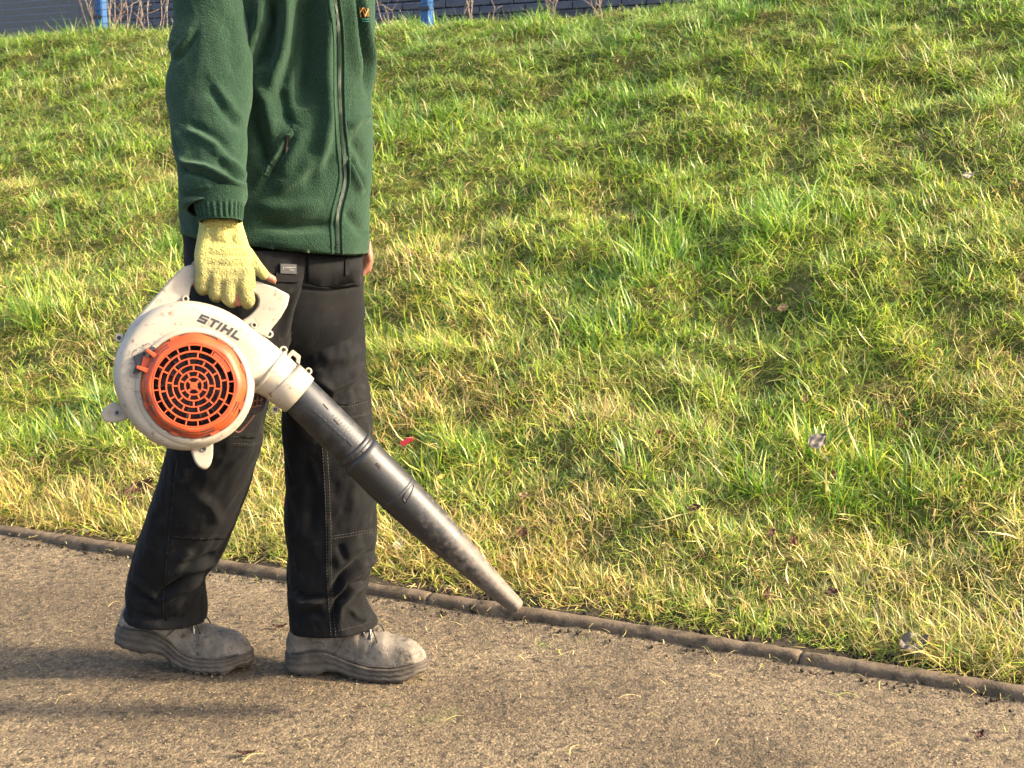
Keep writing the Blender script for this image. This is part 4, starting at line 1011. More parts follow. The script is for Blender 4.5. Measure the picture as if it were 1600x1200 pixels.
    # eyestay and laces
    def topat(x, y): tp = float(np.interp(x, xs, top)); w_ = float(np.interp(x, xs, hw)); return tp - .012 * min(abs(y) / w_, 1) ** 2 - .004 * min(abs(y) / w_, 1)
    for k, x in enumerate((.182, .196, .210)):
        ln = [(x + .006 * math.sin(f * 3) + rnd.uniform(-.001, .001), f * .026, topat(x, f * .026) + .003 + .003 * (1 - abs(f))) for f in np.linspace(-1, 1, 12)]
        V, F = tube(ln, .0022, 6); obj('lace', place(V), F, M['lace_black' if k != 1 else 'lace_white'], b)
        for s in (-1, 1):
            V, F = ball((x, s * .027, topat(x, .027) + .001), .0042, n=8, m=5); obj('eyelet', place(V), F, M['steel'], b)
    for s, mm in ((-1, 'lace_white'), (1, 'lace_white'), (-1, 'lace_black'), (1, 'lace_black')):
        a0 = rnd.uniform(.8, 1.2); ln = [(.205 + (.022 * f if mm == 'lace_black' else .008 * f), s * (.004 + .026 * f * a0 + .008 * math.sin(f * 3)), topat(.207, s * .03 * f) + .004 + .010 * math.sin(f * 3.0) - .012 * f * f) for f in np.linspace(0, 1, 12)]
        V, F = tube(ln, .0017, 6); obj('lace', place(V), F, M[mm], b)
    return b
boot(hL[:2], tL[:2], 0.0, -1)
boot(hR[:2], tR[:2], 0.24, 1)

# --- glove: yellow knit with cut fingers
mb = MB()
for (w0, kn, m1, m2, tp, r_) in fing_r:
    r_ = r_ * KPX * 1.22
    cap(BP(*w0, .012), .0215, BP(kn[0], 400, .020), .0185); cap(BP(kn[0], 400, .020), .0185, BP(*kn, .027), r_ * 1.12); cap(BP(*kn, .027), r_ * 1.12, BP(*m1, .020), r_ * 1.0); cap(BP(*m1, .020), r_ * 1.0, BP(*m2, -.006), r_ * .95)
cap(BP(345, 347, .011), .030, BP(345, 366, .013), .030); cap(BP(323, 352, .010), .012, BP(323, 370, .010), .013); cap(BP(366, 352, .010), .012, BP(364, 372, .012), .014)
cap(BP(324, 374, .012), .016, BP(320, 425, .016), .016); cap(BP(366, 376, .014), .017, BP(384, 410, .020), .018); cap(BP(382, 400, .020), .018, BP(388, 445, .022), .015)
for v_, w_, r_ in ((392, .0195, .0205), (408, .0225, .0195), (422, .0250, .0178), (432, .0255, .0155), (440, .0225, .0130)):
    cap(BP(324 - (v_ - 392) * .06, v_, w_), r_ * .9, BP(352, v_ + 2, w_ + .003), r_); cap(BP(352, v_ + 2, w_ + .003), r_, BP(378 + (v_ - 392) * .12, v_ + 3, w_ + .001), r_)
cap(BP(384, 396, .016), .0155, BP(400, 416, .020), .0132); cap(BP(400, 416, .020), .0132, BP(412, 429, .020), .0114)
gl = remesh('glove', np.concatenate(mb.V), mb.F, 0.0020, M['glove'], person, smooth_it=5)
prop(gl, 'dirty yellow fingerless knitted glove')
gc = [(312, 344, 377.5, 343.5, BP(345, 345, .011)[1], .032), (311.5, 347, 378, 346, BP(345, 347, .011)[1], .0335), (312, 352, 377.5, 351, BP(345, 352, .011)[1], .0335), (313, 357, 376.5, 356, BP(345, 356, .011)[1], .032), (316, 360, 373, 359, BP(345, 360, .011)[1], .029)]
V, F = garment(gc, 160, 26, (), 2.1, .0004, seed=4, turn=(.4, 0), ripples=((0, 1, 44, .0005),)); obj('glove_cuff', V, F, M['glove'], gl)

# ================================================================== THE LEAF BLOWER
blower = empty('leaf_blower', BP(310, 733, 0)); prop(blower, 'cream and orange petrol leaf blower with long black tube held in gloved hand', 'leaf blower')
def polar_shell(outline, c, prof, m, name, par, n=120, smooth=True):
    """shell whose rim follows an outline in photo pixels of the blower's plane; prof = (scale towards centre, depth)"""
    O = np.array(outline, float); O = np.concatenate([O, O[:1]]); O = cat_interp(O, n + 1)[:-1]; c = np.array(c, float)
    RS = [np.array([BP(*(c + (p - c) * s), w) for p in O]) for s, w in prof]
    V, F = rings(RS, True, True); return fix_normals(obj(name, V, F, m, par, smooth=smooth))
def prism(name, poly, w0, w1, m, par, bev=1.2, smooth=False):
    """plate with chamfered edges from a pixel outline"""
    P_ = np.array(poly, float); c = P_.mean(0)
    def inset(k):
        n = len(P_); out = []
        for i in range(n):
            a, b, d = P_[i - 1], P_[i], P_[(i + 1) % n]; e1 = (b - a) / np.linalg.norm(b - a); e2 = (d - b) / np.linalg.norm(d - b)
            n1 = np.array([-e1[1], e1[0]]); n2 = np.array([-e2[1], e2[0]]); q = n1 + n2; q /= max(1 + n1 @ n2, .35); out.append(b + q * k * sgn)
        return out
    area = sum(P_[i - 1][0] * P_[i][1] - P_[i][0] * P_[i - 1][1] for i in range(len(P_))); sgn = 1 if area > 0 else -1
    h = bev * KPX * .9
    RS = [np.array([BP(*p, w) for p in inset(k)]) for k, w in ((bev, w0), (bev * .3, w0 + h * .3), (0, w0 + h), (0, w1 - h), (bev * .3, w1 - h * .3), (bev, w1))]
    V, F = rings(RS, True, True); o = fix_normals(obj(name, V, F, m, par, smooth=smooth))
    for p in o.data.polygons:
        if len(p.vertices) > 4: p.use_smooth = False
    return o
def round_poly(poly, r, k=5):
    P_ = np.array(poly, float); out = []
    for i in range(len(P_)):
        a, b, d = P_[i - 1], P_[i], P_[(i + 1) % len(P_)]
        rr = min(r, np.linalg.norm(b - a) * .45, np.linalg.norm(d - b) * .45)
        p0 = b + (a - b) / np.linalg.norm(a - b) * rr; p1 = b + (d - b) / np.linalg.norm(d - b) * rr
        for t in np.linspace(0, 1, k): out.append((1 - t) ** 2 * p0 + 2 * t * (1 - t) * b + t * t * p1)
    return out
def disc_ring(c, r0, r1, w0, w1, n=72, a0=0.0, a1=2 * math.pi):
    """flat ring (or arc) with thickness in the blower's plane"""
    full = abs(a1 - a0 - 2 * math.pi) < 1e-6; k = n if full else max(4, int(n * (a1 - a0) / 6.283) + 2)
    A_ = np.linspace(a0, a1, k, endpoint=not full); RS = []
    for a in A_:
        d = np.array([math.cos(a), math.sin(a)])
        ch = min(.0006, abs(w1 - w0) * .3); cp = ch / KPX
        RS.append(np.array([BP(*(np.array(c) + d * r), w) for r, w in ((r0, w0), (r1, w0), (r1, w1 - ch), (r1 - cp, w1), (r0 + cp, w1), (r0, w1 - ch))]))
    if full: V = np.concatenate(RS); F = []; m = 6
    if full:
        for i in range(k):
            for j in range(m): F.append((i * m + j, ((i + 1) % k) * m + j, ((i + 1) % k) * m + (j + 1) % m, i * m + (j + 1) % m))
        return V, F
    return rings(RS, True, True)
VC = (290, 597)
VOL = [(390, 597), (386, 640), (362, 674), (326, 697), (290, 704), (251, 696), (215, 671), (190, 636), (178, 600), (180, 560), (194, 526), (217, 498), (247, 479), (286, 470), (326, 475), (362, 490), (398, 516), (424, 546), (424, 575), (404, 592)]
front = polar_shell(VOL, VC, ((.985, .004), (1.0, .008), (1.0, .020), (.990, .034), (.968, .045), (.93, .0525), (.88, .056), (.80, .0575), (.3, .058)), M['white'], 'fan_housing', blower)
back = polar_shell(VOL, VC, ((.985, .002), (.995, -.002), (.995, -.030), (.975, -.050), (.93, -.064), (.86, -.070), (.3, -.072)), M['white'], 'rear_housing', blower)
# outlet neck and collar
def axis_tube(name, pts, m, par, n=40, caps=True, smooth=True):
    """tube in the blower's plane: (u, v, in-plane radius px, depth radius px, w)"""
    A_ = np.array(pts, float); C_ = np.array([BP(p[0], p[1], p[4]) for p in A_]); RS = []; t = np.arange(n) * 2 * math.pi / n
    for i in range(len(A_)):
        d = C_[min(i + 1, len(A_) - 1)] - C_[max(i - 1, 0)]
        if np.linalg.norm(d) < 1e-7: d = C_[-1] - C_[0]
        d /= np.linalg.norm(d); sd = np.cross(BN, d); up = np.cross(d, sd)
        RS.append(C_[i] + KPX * (A_[i, 2] * np.outer(np.cos(t), sd) + A_[i, 3] * np.outer(np.sin(t), up)))
    V, F = rings(RS, caps, caps); return fix_normals(obj(name, V, F, m, par, smooth=smooth))
axis_tube('outlet_neck', [(352, 540, 38, 40, -.004), (382, 558, 44, 43, -.003), (405, 573, 41, 40, -.002), (425, 584, 37.5, 37, -.001), (440, 595, 35, 35, 0), (466, 616, 33.5, 33.5, 0)], M['white'], blower)
axis_tube('collar_seam', [(418, 579, 40.2, 39.6, -.001), (420.5, 581, 41, 40.4, -.001), (423, 583, 39.8, 39.2, -.001)], M['white'], blower)
axis_tube('collar', [(441, 595, 35.8, 35.8, 0), (442, 596, 36.8, 36.8, 0), (452, 604, 35.8, 35.8, 0), (468, 617.5, 34.2, 34.2, 0), (468.6, 618, 31, 31, 0)], M['white'], blower)
# latch loop on the collar
lt = prism('latch', round_poly([(447, 556), (457, 546), (470, 556), (468, 570), (462, 566), (463, 560), (457, 555), (452, 561)], 2.5), -.008, .012, M['white'], blower)
for k in range(3):
    a_ = np.array([450 + 5 * k, 566 + 3.5 * k]); prism('rib', [a_, a_ + (2.2, 1.6), a_ + (-4, 12), a_ + (-6, 10)], .026, .0335, M['white'], lt, .5)
# handle
prism('handle_arm', round_poly([(190, 533), (203, 508), (226, 482), (250, 455), (274, 428), (286, 417), (300, 413), (312, 418), (310, 438), (299, 446), (294, 468), (280, 473), (240, 486), (215, 505), (196, 532)], 5, 4), -.017, .017, M['white'], blower, 3.5, True)
prism('handle_arm', round_poly([(390, 437), (405, 440), (430, 449), (453, 461), (449, 478), (438, 497), (424, 514), (416, 528), (398, 520), (374, 503), (389, 494), (401, 482), (405, 470), (401, 460), (388, 456)], 5, 4), -.017, .017, M['white'], blower, 3.0, True)
prism('handle_grip', round_poly([(304, 419), (330, 427), (368, 437), (400, 443), (400, 458), (380, 453), (340, 444), (308, 437)], 4, 4), -.0185, .0185, M['white'], blower, 4, True)
# seam line where the two housing halves meet, bosses with screws
def boss(u, v, r, w0, w1, screw='dark'):
    b = fix_normals(obj('screw_boss', *disc_ring((u, v), r * .52, r, w0, w1, 24), M['white'], blower, smooth=False))
    fix_normals(obj('screw', *disc_ring((u, v), .6, r * .56, w0, w1 - .0022, 16), M[screw], b, smooth=False))
for (u, v, r, w0, w1) in ((186, 528, 6.2, -.012, .016), (290, 467, 5.6, -.004, .022), (397, 508, 5.2, -.004, .024), (421, 522, 6.2, -.010, .010), (443, 547, 6.4, -.012, .012), (482, 580, 5.8, -.010, .012), (430, 640, 5.5, -.016, .004)):
    boss(u, v, r, w0, w1)
prism('boss_rib', [(181, 520), (192, 522), (196, 532), (188, 534)], -.010, .006, M['white'], blower, 1)
# feet
for poly, sc_ in (([(157, 649), (160, 640), (178, 627), (196, 634), (205, 650), (196, 657), (176, 661), (163, 659)], (183, 645)),
                  ([(297, 700), (315, 694), (333, 688), (333, 712), (329, 727), (321, 735), (310, 730), (303, 720)], (318, 701))):
    f = prism('foot', round_poly(poly, 5, 4), -.028, .014, M['white'], blower, 3, True)
    fix_normals(obj('screw_ring', *disc_ring(sc_, 3.0, 5.2, .012, .0165, 20), M['steel'], f, smooth=False)); fix_normals(obj('screw', *disc_ring(sc_, .4, 3.2, .012, .0150, 14), M['dark'], f, smooth=False))
# round lip carrying the grille
GC = (302.5, 603)
GS = 0.97
def lathe_plane(name, c, prof, m, par, n=96, caps=False, sq=0.0):
    RS = []
    for r, w in prof:
        A_ = np.arange(n) * 2 * math.pi / n; k = 1 + sq * np.cos(8 * A_) ; RS.append(np.array([BP(c[0] + r * kk * math.cos(a), c[1] + r * kk * math.sin(a), w) for a, kk in zip(A_, k * GS)]))
    V, F = rings(RS, caps, caps); return fix_normals(obj(name, V, F, m, par))
lathe_plane('grille_lip', GC, ((98, .050), (94, .0585), (90, .0625), (87, .0630), (85, .0620), (84.5, .045)), M['white'], blower)
# orange starter cover: sloping side wall and a slotted face of rings
wall_ = lathe_plane('starter_cover', GC, ((84, .048), (84, .062), (83, .068), (79, .077), (73.5, .0835), (70, .0850), (66.5, .0850), (66.0, .083), (66.0, .074), (72, .070), (80, .060), (80, .048)), M['orange'], blower, sq=.012)
lathe_plane('rotor', GC, ((64, .055), (64, .062), (40, .063), (20, .066), (1, .067)), M['cavity'], blower, caps=True)
for k in range(14):
    a = k * 2 * math.pi / 14; d = np.array([math.cos(a), math.sin(a)]); e = np.array([-d[1], d[0]])
    prism('rotor_fin', [np.array(GC) + d * 22 + e, np.array(GC) + d * 22 - e, np.array(GC) + d * 60 - e * 1.2, np.array(GC) + d * 60 + e * 1.2], .060, .070, M['cavity'], bpy.data.objects['rotor'], .4)
face = empty_face = None
edges = [(0, 5.0), (12.8, 15.6), (22.6, 25.2), (32.8, 35.2), (43.0, 45.6), (53.8, 57.0), (65.0, 67.5)]
for i, (a, b) in enumerate(edges):
    if i == 0: V, F = disc_ring(GC, .3, 6.0, .0815, .0860, 20)
    else: V, F = disc_ring(GC, a * GS, b * GS, .0812, .0858, 90)
    fix_normals(obj('grille_ring', V, F, M['orange'], wall_, smooth=False))
nsp = [4, 8, 8, 10, 10, 20]; off = [.78, .35, .78, .12, .45, .2]
for i in range(6):
    r0, r1 = edges[i][1] * GS, edges[i + 1][0] * GS
    for k in range(nsp[i]):
        a = off[i] + k * 2 * math.pi / nsp[i]; d = np.array([math.cos(a), math.sin(a)]); e = np.array([-d[1], d[0]]) * (1.9 if i == 0 else 1.35 if i < 5 else 1.1)
        c_ = np.array(GC); prism('grille_spoke', [c_ + d * (r0 - .6) + e, c_ + d * (r0 - .6) - e, c_ + d * (r1 + .6) - e, c_ + d * (r1 + .6) + e], .0814, .0854, M['orange'], wall_, .3)
# blanked-off arc of the outer slots, where the cover is solid
fix_normals(obj('solid_arc', *disc_ring(GC, 56 * GS, 68 * GS, .0800, .0848, 90, R(-58), R(-22)), M['orange'], wall_, smooth=False))
# paired louvres round the sloping wall: solid dark arcs colour in the openings' shade
for a0, a1 in ((-150, -138), (-136, -122), (175, 187), (160, 173), (140, 156), (122, 137), (84, 100), (64, 82), (20, 34), (38, 52), (102, 119)):
    for rr, ww in ((78.2, .0772), (74.2, .0822)):
        V, F = disc_ring(GC, rr * GS - 1.0, rr * GS + 1.0, ww - .004, ww + .0013, 90, R(a0), R(a1)); fix_normals(obj('louvre_shade', V, F, M['cavity'], wall_, smooth=False))
# raised corner pads of the cover
for a in (-112, -58, -20, 22, 66, 112, 158):
    V, F = disc_ring(GC, 76 * GS, 85 * GS, .050, .0705, 90, R(a - 5), R(a + 5)); fix_normals(obj('corner_pad', V, F, M['orange'], wall_, smooth=False))
# clip with two tabs on the left and the wire spring behind it
for (a_, b_) in (((228, 546), (249, 561)), ((213, 573), (235, 581))):
    a_, b_ = np.array(a_, float), np.array(b_, float); d = (b_ - a_) / np.linalg.norm(b_ - a_); e = np.array([-d[1], d[0]])
    prism('clip_tab', round_poly([a_ + e * 2.5, a_ - e * 2.5, b_ - e * 4.5, b_ + e * 4.5], 2, 3), .058, .079, M['orange'], wall_, 1.2)
prism('clip_bridge', [(224, 556), (240, 560), (238, 577), (220, 573)], .056, .069, M['orange'], wall_, 1)
prism('choke_block', [(208, 557), (226, 549), (224, 580), (207, 584), (212, 570)], .0565, .0655, M['dark'], blower, 1.5)
prism('clip_gap_shade', [(236, 541), (246, 546), (243, 553), (232, 548)], .057, .064, M['dark'], blower, 1)  # solid dark plate, shade of the gap by the tab put into colour
for pts in ([(203, 568), (212, 566), (222, 570)], [(206, 556), (208, 550), (216, 546)], [(203, 576), (208, 586), (216, 590)], [(222, 541), (232, 537), (243, 543)], [(212, 588), (214, 580), (224, 582)]):
    P_ = [BP(*p, .064) for p in smooth_line(pts, 8)]; obj('wire_spring', *tube(P_, .0011, 6), M['steel'], blower)
# rusty exhaust guard low on the neck side, fuel tank and engine behind
prism('engine', round_poly([(245, 520), (370, 520), (400, 600), (380, 660), (300, 690), (225, 650)], 14, 4), -.125, -.068, M['dark'], blower, 5, True)
gd = prism('exhaust_box', round_poly([(382, 604), (402, 596), (420, 612), (412, 640), (394, 650), (380, 640)], 4, 3), -.050, -.012, M['cavity'], blower, 2)
for k in range(5):
    p0, p1 = np.array([386 + 6 * k, 600 + 4 * k]), np.array([382 + 6.2 * k, 642 - 3 * k]); obj('guard_bar', *tube([BP(*p0, -.008), BP(*((p0 + p1) / 2), -.005), BP(*p1, -.008)], .0020, 6), M['rust'], gd)
for k in range(4): p0, p1 = np.array([380, 612 + 9 * k]), np.array([418 - 3 * k, 606 + 9 * k]); obj('guard_bar', *tube([BP(*p0, -.007), BP(*p1, -.007)], .0018, 6), M['rust'], gd)
obj('guard_wire', *tube([BP(*p, -.006) for p in smooth_line([(398, 648), (385, 664), (372, 676), (366, 672)], 12)], .0022, 6), M['rust'], gd)
# lettering on the housing
def letter_polys():
    t = .23
    return {'S': [[(0, 1), (1, 1), (1, .76), (.27, .76), (.27, .62), (1, .62), (1, 0), (0, 0), (0, .24), (.73, .24), (.73, .38), (0, .38)]],
            'T': [[(0, 1), (1, 1), (1, .76), (.64, .76), (.64, 0), (.36, 0), (.36, .76), (0, .76)]],
            'I': [[(0, 1), (.28, 1), (.28, 0), (0, 0)]],
            'H': [[(0, 1), (.28, 1), (.28, .62), (.72, .62), (.72, 1), (1, 1), (1, 0), (.72, 0), (.72, .38), (.28, .38), (.28, 0), (0, 0)]],
            'L': [[(0, 1), (.28, 1), (.28, .24), (.95, .24), (.95, 0), (0, 0)]]}
LP = letter_polys(); wid = {'S': 14.2, 'T': 14.5, 'I': 14, 'H': 15.5, 'L': 15}; adv = {'S': 16.6, 'T': 15.6, 'I': 6.8, 'H': 18.4, 'L': 15}
org = np.array([307.5, 501.5]); base_a = R(21.5); pos = 0.0
for i, ch in enumerate('STIHL'):
    a = base_a + R(1.9) * i; ex = np.array([math.cos(a), math.sin(a)]); eu = np.array([math.sin(a), -math.cos(a)])
    bm = bmesh.new()
    vs = []
    for (x, y) in LP[ch][0]:
        q = org + ex * (x * wid[ch] + y * 3.0) + eu * (y * 13.2); vs.append(q)
    def fz(q): return .0583 if np.linalg.norm((q - VC) ) < 105 else .0575
    # letter lies on the shell: take the depth of the shell under each corner
    O = cat_interp(np.array(VOL + VOL[:1], float), 241)
    prof = np.array([(.985, .004), (.99, .034), (.968, .045), (.93, .0525), (.88, .056), (.80, .0575), (.3, .058)])[::-1]
    def depth(q):
        d = q - np.array(VC); an = math.atan2(d[1], d[0]); oa = np.arctan2(O[:, 1] - VC[1], O[:, 0] - VC[0]); j = np.argmin(np.abs(np.angle(np.exp(1j * (oa - an))))); s_ = np.linalg.norm(d) / np.linalg.norm(O[j] - np.array(VC))
        return float(np.interp(s_, prof[:, 0], prof[:, 1]))
    lo_ = [bm.verts.new(BP(*q, depth(q) - .001)) for q in vs]; hi_ = [bm.verts.new(BP(*q, depth(q) + .0007)) for q in vs]
    bm.faces.new(hi_); n = len(vs)
    for k in range(n): bm.faces.new((lo_[k], lo_[(k + 1) % n], hi_[(k + 1) % n], hi_[k]))
    bmesh.ops.triangulate(bm, faces=[f for f in bm.faces if len(f.verts) > 4]); bmesh.ops.recalc_face_normals(bm, faces=bm.faces)
    bm.verts.index_update(); V = [np.array(v.co) for v in bm.verts]; F = [tuple(v.index for v in f.verts) for f in bm.faces]; bm.free()
    obj('letter', V, F, M['ink'], front, smooth=False)
    org = org + ex * adv[ch]
# blower tube in two sections
def tubemat():
    m = mat('black_tube', (0.011, 0.0105, 0.010), 0.46, 0.5, c2=(0.035, 0.032, 0.028), scale=45, lo=0.48, hi=0.72, bump=0.2, bscale=300, bdist=0.0012, rough2=0.55, stretch=(1, 1, 1))
    return m
M['tube'] = tubemat()
M['tube_dusty'] = mat('dusty_black_tube', (0.012, 0.0115, 0.011), 0.5, 0.5, bump=0.25, bscale=240, bdist=0.0012)
def dusty(m):
    N = m.node_tree.nodes; L = m.node_tree.links; b = N['Principled BSDF']
    tc = N.new('ShaderNodeTexCoord'); sp = N.new('ShaderNodeSeparateXYZ'); L.new(tc.outputs['Object'], sp.inputs[0])
    n = N.new('ShaderNodeTexNoise'); n.inputs['Scale'].default_value = 70; n.inputs['Detail'].default_value = 8; n.inputs['Roughness'].default_value = .7; L.new(tc.outputs['Object'], n.inputs['Vector'])
    r = N.new('ShaderNodeMapRange'); r.inputs['From Min'].default_value = .36; r.inputs['From Max'].default_value = .63; r.inputs['To Min'].default_value = -.26; r.inputs['To Max'].default_value = .22; L.new(sp.outputs['X'], r.inputs['Value'])
    ad = N.new('ShaderNodeMath'); L.new(n.outputs['Fac'], ad.inputs[0]); L.new(r.outputs[0], ad.inputs[1])
    r2 = N.new('ShaderNodeMapRange'); r2.inputs['From Min'].default_value = .40; r2.inputs['From Max'].default_value = .80; L.new(ad.outputs[0], r2.inputs['Value'])
    mx = N.new('ShaderNodeMix'); mx.data_type = 'RGBA'; mx.inputs['A'].default_value = (.012, .0115, .011, 1); mx.inputs['B'].default_value = (.15, .12, .088, 1); L.new(r2.outputs[0], mx.inputs['Factor']); L.new(mx.outputs['Result'], b.inputs['Base Color'])
    r3 = N.new('ShaderNodeMapRange'); r3.inputs['To Min'].default_value = .48; r3.inputs['To Max'].default_value = .8; L.new(r2.outputs[0], r3.inputs['Value']); L.new(r3.outputs[0], b.inputs['Roughness'])
dusty(M['tube_dusty'])
up_ = axis_tube('upper_tube', [(462, 612, 30.5, 30.5, 0), (466, 616, 31.2, 31.2, 0), (515, 664, 31.5, 31.5, 0), (560, 709, 31.8, 31.8, 0), (570, 719, 31.8, 31.8, 0)], M['tube'], blower)
lo_t = axis_tube('lower_tube', [(560, 709, 31.0, 31.0, 0), (561, 710, 34.2, 34.2, 0), (566, 715, 34.8, 34.8, 0), (570, 719, 34.4, 34.4, 0), (572, 721, 33.4, 33.4, 0), (600, 749, 33.6, 33.6, 0), (629, 777, 33.4, 33.4, 0), (658, 805, 32, 32.4, 0), (687, 833, 29.6, 31, 0), (715, 860, 25.8, 29.4, 0),
                                (745, 889, 21.4, 28, 0), (775, 918, 17.4, 26.6, 0), (803, 944, 13.8, 25.2, 0), (806.5, 947.5, 13.2, 24.6, 0), (806.0, 947, 11.6, 23, 0), (795, 936, 12.6, 23, 0), (770, 913, 15, 24, 0)], M['tube_dusty'], blower, n=56)
axis_tube('joint_ring', [(551, 700, 32.0, 32.0, 0), (552.5, 701.5, 34.2, 34.2, 0), (556, 705, 34.2, 34.2, 0), (557.5, 706.5, 32.0, 32.0, 0)], M['tube'], up_)
axis_tube('wear_ring', [(619, 767.5, 33.2, 33.2, 0), (620.5, 769, 34.2, 34.2, 0), (623, 771.5, 34.2, 34.2, 0), (624.5, 773, 33.2, 33.2, 0)], M['tube_dusty'], lo_t)
bmeshes = {o.name: BVHTree.FromPolygons([v.co + Vector(ORG[o.name]) for v in o.data.vertices], [tuple(p.vertices) for p in o.data.polygons]) for o in (up_, lo_t)}
def tube_mark(b, u, v, du, dv, w, h, m, par, nm):
    a_, c_ = hit(b, u, v), hit(b, u + du, v + dv)
    if a_ and c_:
        d = c_[0] - a_[0]; l = np.linalg.norm(d); d /= l; obj(nm, *bbox((a_[0] + c_[0]) / 2 + a_[1] * h * .3, d * l / 2, np.cross(a_[1], d) * w, a_[1] * h, .3), m, par, smooth=False)
for (u, v) in ((505, 631), (522, 655), (543, 688), (560, 698)): tube_mark(bmeshes[up_.name], u, v, 8, 9, .0011, .0010, M['cavity'], up_, 'mould_mark')
for k in range(11): tube_mark(bmeshes[up_.name], 512 + 4.6 * k, 655 + 3.9 * k, 10, -7, .0007, .0008, M['tube'], up_, 'embossed_line')
for k in range(7): tube_mark(bmeshes[up_.name], 490 + 7.5 * k, 641 + 7 * k, 5, 4, .0016, .0009, M['tube_dusty'], up_, 'embossed_letter')
tube_mark(bmeshes[lo_t.name], 588, 724, 7, 7, .0025, .0012, M['cavity'], lo_t, 'slot')
lp = [(634, 785), (630, 779), (634, 770), (641, 760), (646, 757), (645, 764), (640, 776), (634, 785)]
P_ = [hit(bmeshes[lo_t.name], *p) for p in smooth_line(lp, 30)]; P_ = [x[0] + x[1] * .0006 for x in P_ if x]
obj('embossed_loop', *tube(P_, .0012, 6), M['tube_dusty'], lo_t)

# ================================================================== LEAVES AND LITTER
def leaf_mat(name, c, c2): return mat(name, c, 0.8, 0.25, c2=c2, scale=60, lo=.4, hi=.7, bump=.4, bscale=150, bdist=.002)
LM = {'brown': leaf_mat('brown_leaf', (0.085, 0.042, 0.020), (0.045, 0.024, 0.013)), 'grey': leaf_mat('grey_leaf', (0.165, 0.140, 0.115), (0.085, 0.068, 0.052)),
      'tan': leaf_mat('tan_leaf', (0.24, 0.155, 0.075), (0.15, 0.09, 0.045)), 'pale': leaf_mat('pale_leaf', (0.34, 0.28, 0.19), (0.24, 0.185, 0.12)),
      'rust': leaf_mat('rust_leaf', (0.12, 0.055, 0.022), (0.07, 0.032, 0.015)), 'maroon': leaf_mat('maroon_leaf', (0.055, 0.024, 0.015), (0.03, 0.015, 0.010)), 'yellow': leaf_mat('yellow_leaf', (0.55, 0.40, 0.08), (0.40, 0.28, 0.06))}
def surf(u, v):
    """point of the ground, kerb or bank seen at a pixel"""
    d = ray(u, v)
    for t in np.linspace(2.3, 11, 6000):
        p = C0 + d * t; q, s = to_qs(p[0], p[1])
        z = 0.0 if s < 0 else (0.033 if s < 0.05 else float(bank_z(np.array([q]), np.array([s]))[0]))
        if p[2] <= z: return np.array([p[0], p[1], z]), s
    return None
def leaf(u, v, px, kind, label, yaw=None, ratio=.7, curl=.5, lift=.03, tilt=.6, point=1.0, name='dead_leaf', cat_='leaf'):
    c, s = surf(u, v); c = c + np.array([0, 0, lift * .7 if s > .05 else .006]); L_ = .88 * px / FPX * np.linalg.norm(c - C0)
    # the blade leans back towards the slope so that its face shows
    yaw = rnd.uniform(0, 6.28) if yaw is None else yaw; nu_, nv_ = 19, 13; V = []
    e1 = np.array([1.0, 0, 0]); back = np.array([0, math.cos(tilt), math.sin(tilt)]) if s > 0.05 else np.array([0, 1, .12]); nn = np.cross(e1, back)
    a1 = e1 * math.cos(yaw) + back * math.sin(yaw); a2 = -e1 * math.sin(yaw) + back * math.cos(yaw); ph = rnd.uniform(0, 6)
    for i in range(nu_):
        x = i / (nu_ - 1) * 2 - 1; w = (1 - abs(x) ** (2.2 if x < 0 else 1.3 * point + .3)) ** .75 * ratio * (1 + .10 * math.sin(x * 9 + ph) + .16 * (float(vnoise(np.array(x * 5 + ph * 3), np.array(ph), 5)) - .5))
        for j in range(nv_):
            y = (j / (nv_ - 1) * 2 - 1); z = curl * (.35 * x * x + .30 * abs(y) * w) + .09 * math.sin(x * 6 + y * 4 + ph) + .06 * math.sin(y * 7 - x * 3 + ph) + curl * .22 * float(fbm(np.array(x * 2.2 + ph * 7), np.array(y * w * 2.2 + ph), 6, 2)) - .02 * (abs(y) < .1)
            V.append(c + L_ / 2 * (a1 * x + a2 * y * w + nn * z))
    F = grid_faces(nv_, nu_, False); n = len(V); V2 = [p - nn * .0006 for p in V]; F2 = [tuple(k + n for k in f[::-1]) for f in F]
    rim = [i * nv_ for i in range(nu_)] + [(nu_ - 1) * nv_ + j for j in range(1, nv_)] + [i * nv_ + nv_ - 1 for i in range(nu_ - 2, -1, -1)] + [j for j in range(nv_ - 2, 0, -1)]
    Fr = [(rim[k], rim[(k + 1) % len(rim)], rim[(k + 1) % len(rim)] + n, rim[k] + n) for k in range(len(rim))]
    root = obj(name, V + V2, F + F2 + Fr, LM[kind], origin=c); prop(root, label, cat_, 'fallen leaves')
    st = [c - a1 * L_ * .5, c - a1 * L_ * .62 + nn * L_ * .03, c - a1 * L_ * .76 - nn * L_ * .02]
    obj('leaf_stalk', *tube(st, max(.0007, L_ * .016), 5), LM[kind], root)
    rib_p = [c + L_ / 2 * (a1 * x + nn * (curl * .35 * x * x + .012)) for x in np.linspace(-1, .9, 8)]
    obj('midrib', *tube(rib_p, max(.0005, L_ * .010), 5), LM[kind], root)
    return root
leaf(1275, 738, 40, 'grey', 'large grey leaf lying on the grass, pointed corner up', .6, .72, .25, .13, .9)
leaf(1286, 760, 22, 'tan', 'small tan leaf tucked under the large grey leaf', 2.2, .5, .6, .045, .8)
leaf(1302, 758, 30, 'rust', 'curled rust brown leaf beside the large grey leaf', .9, .5, 1.0, .04, .7)
leaf(216, 772, 62, 'maroon', 'big dark maroon leaf in the straw beside the trouser leg', .75, .5, .6, .015, .8)
leaf(622, 867, 21, 'pale', 'pale round leaf in the grass by the forward boot', .3, .85, .2, .04, .9, 2.5)
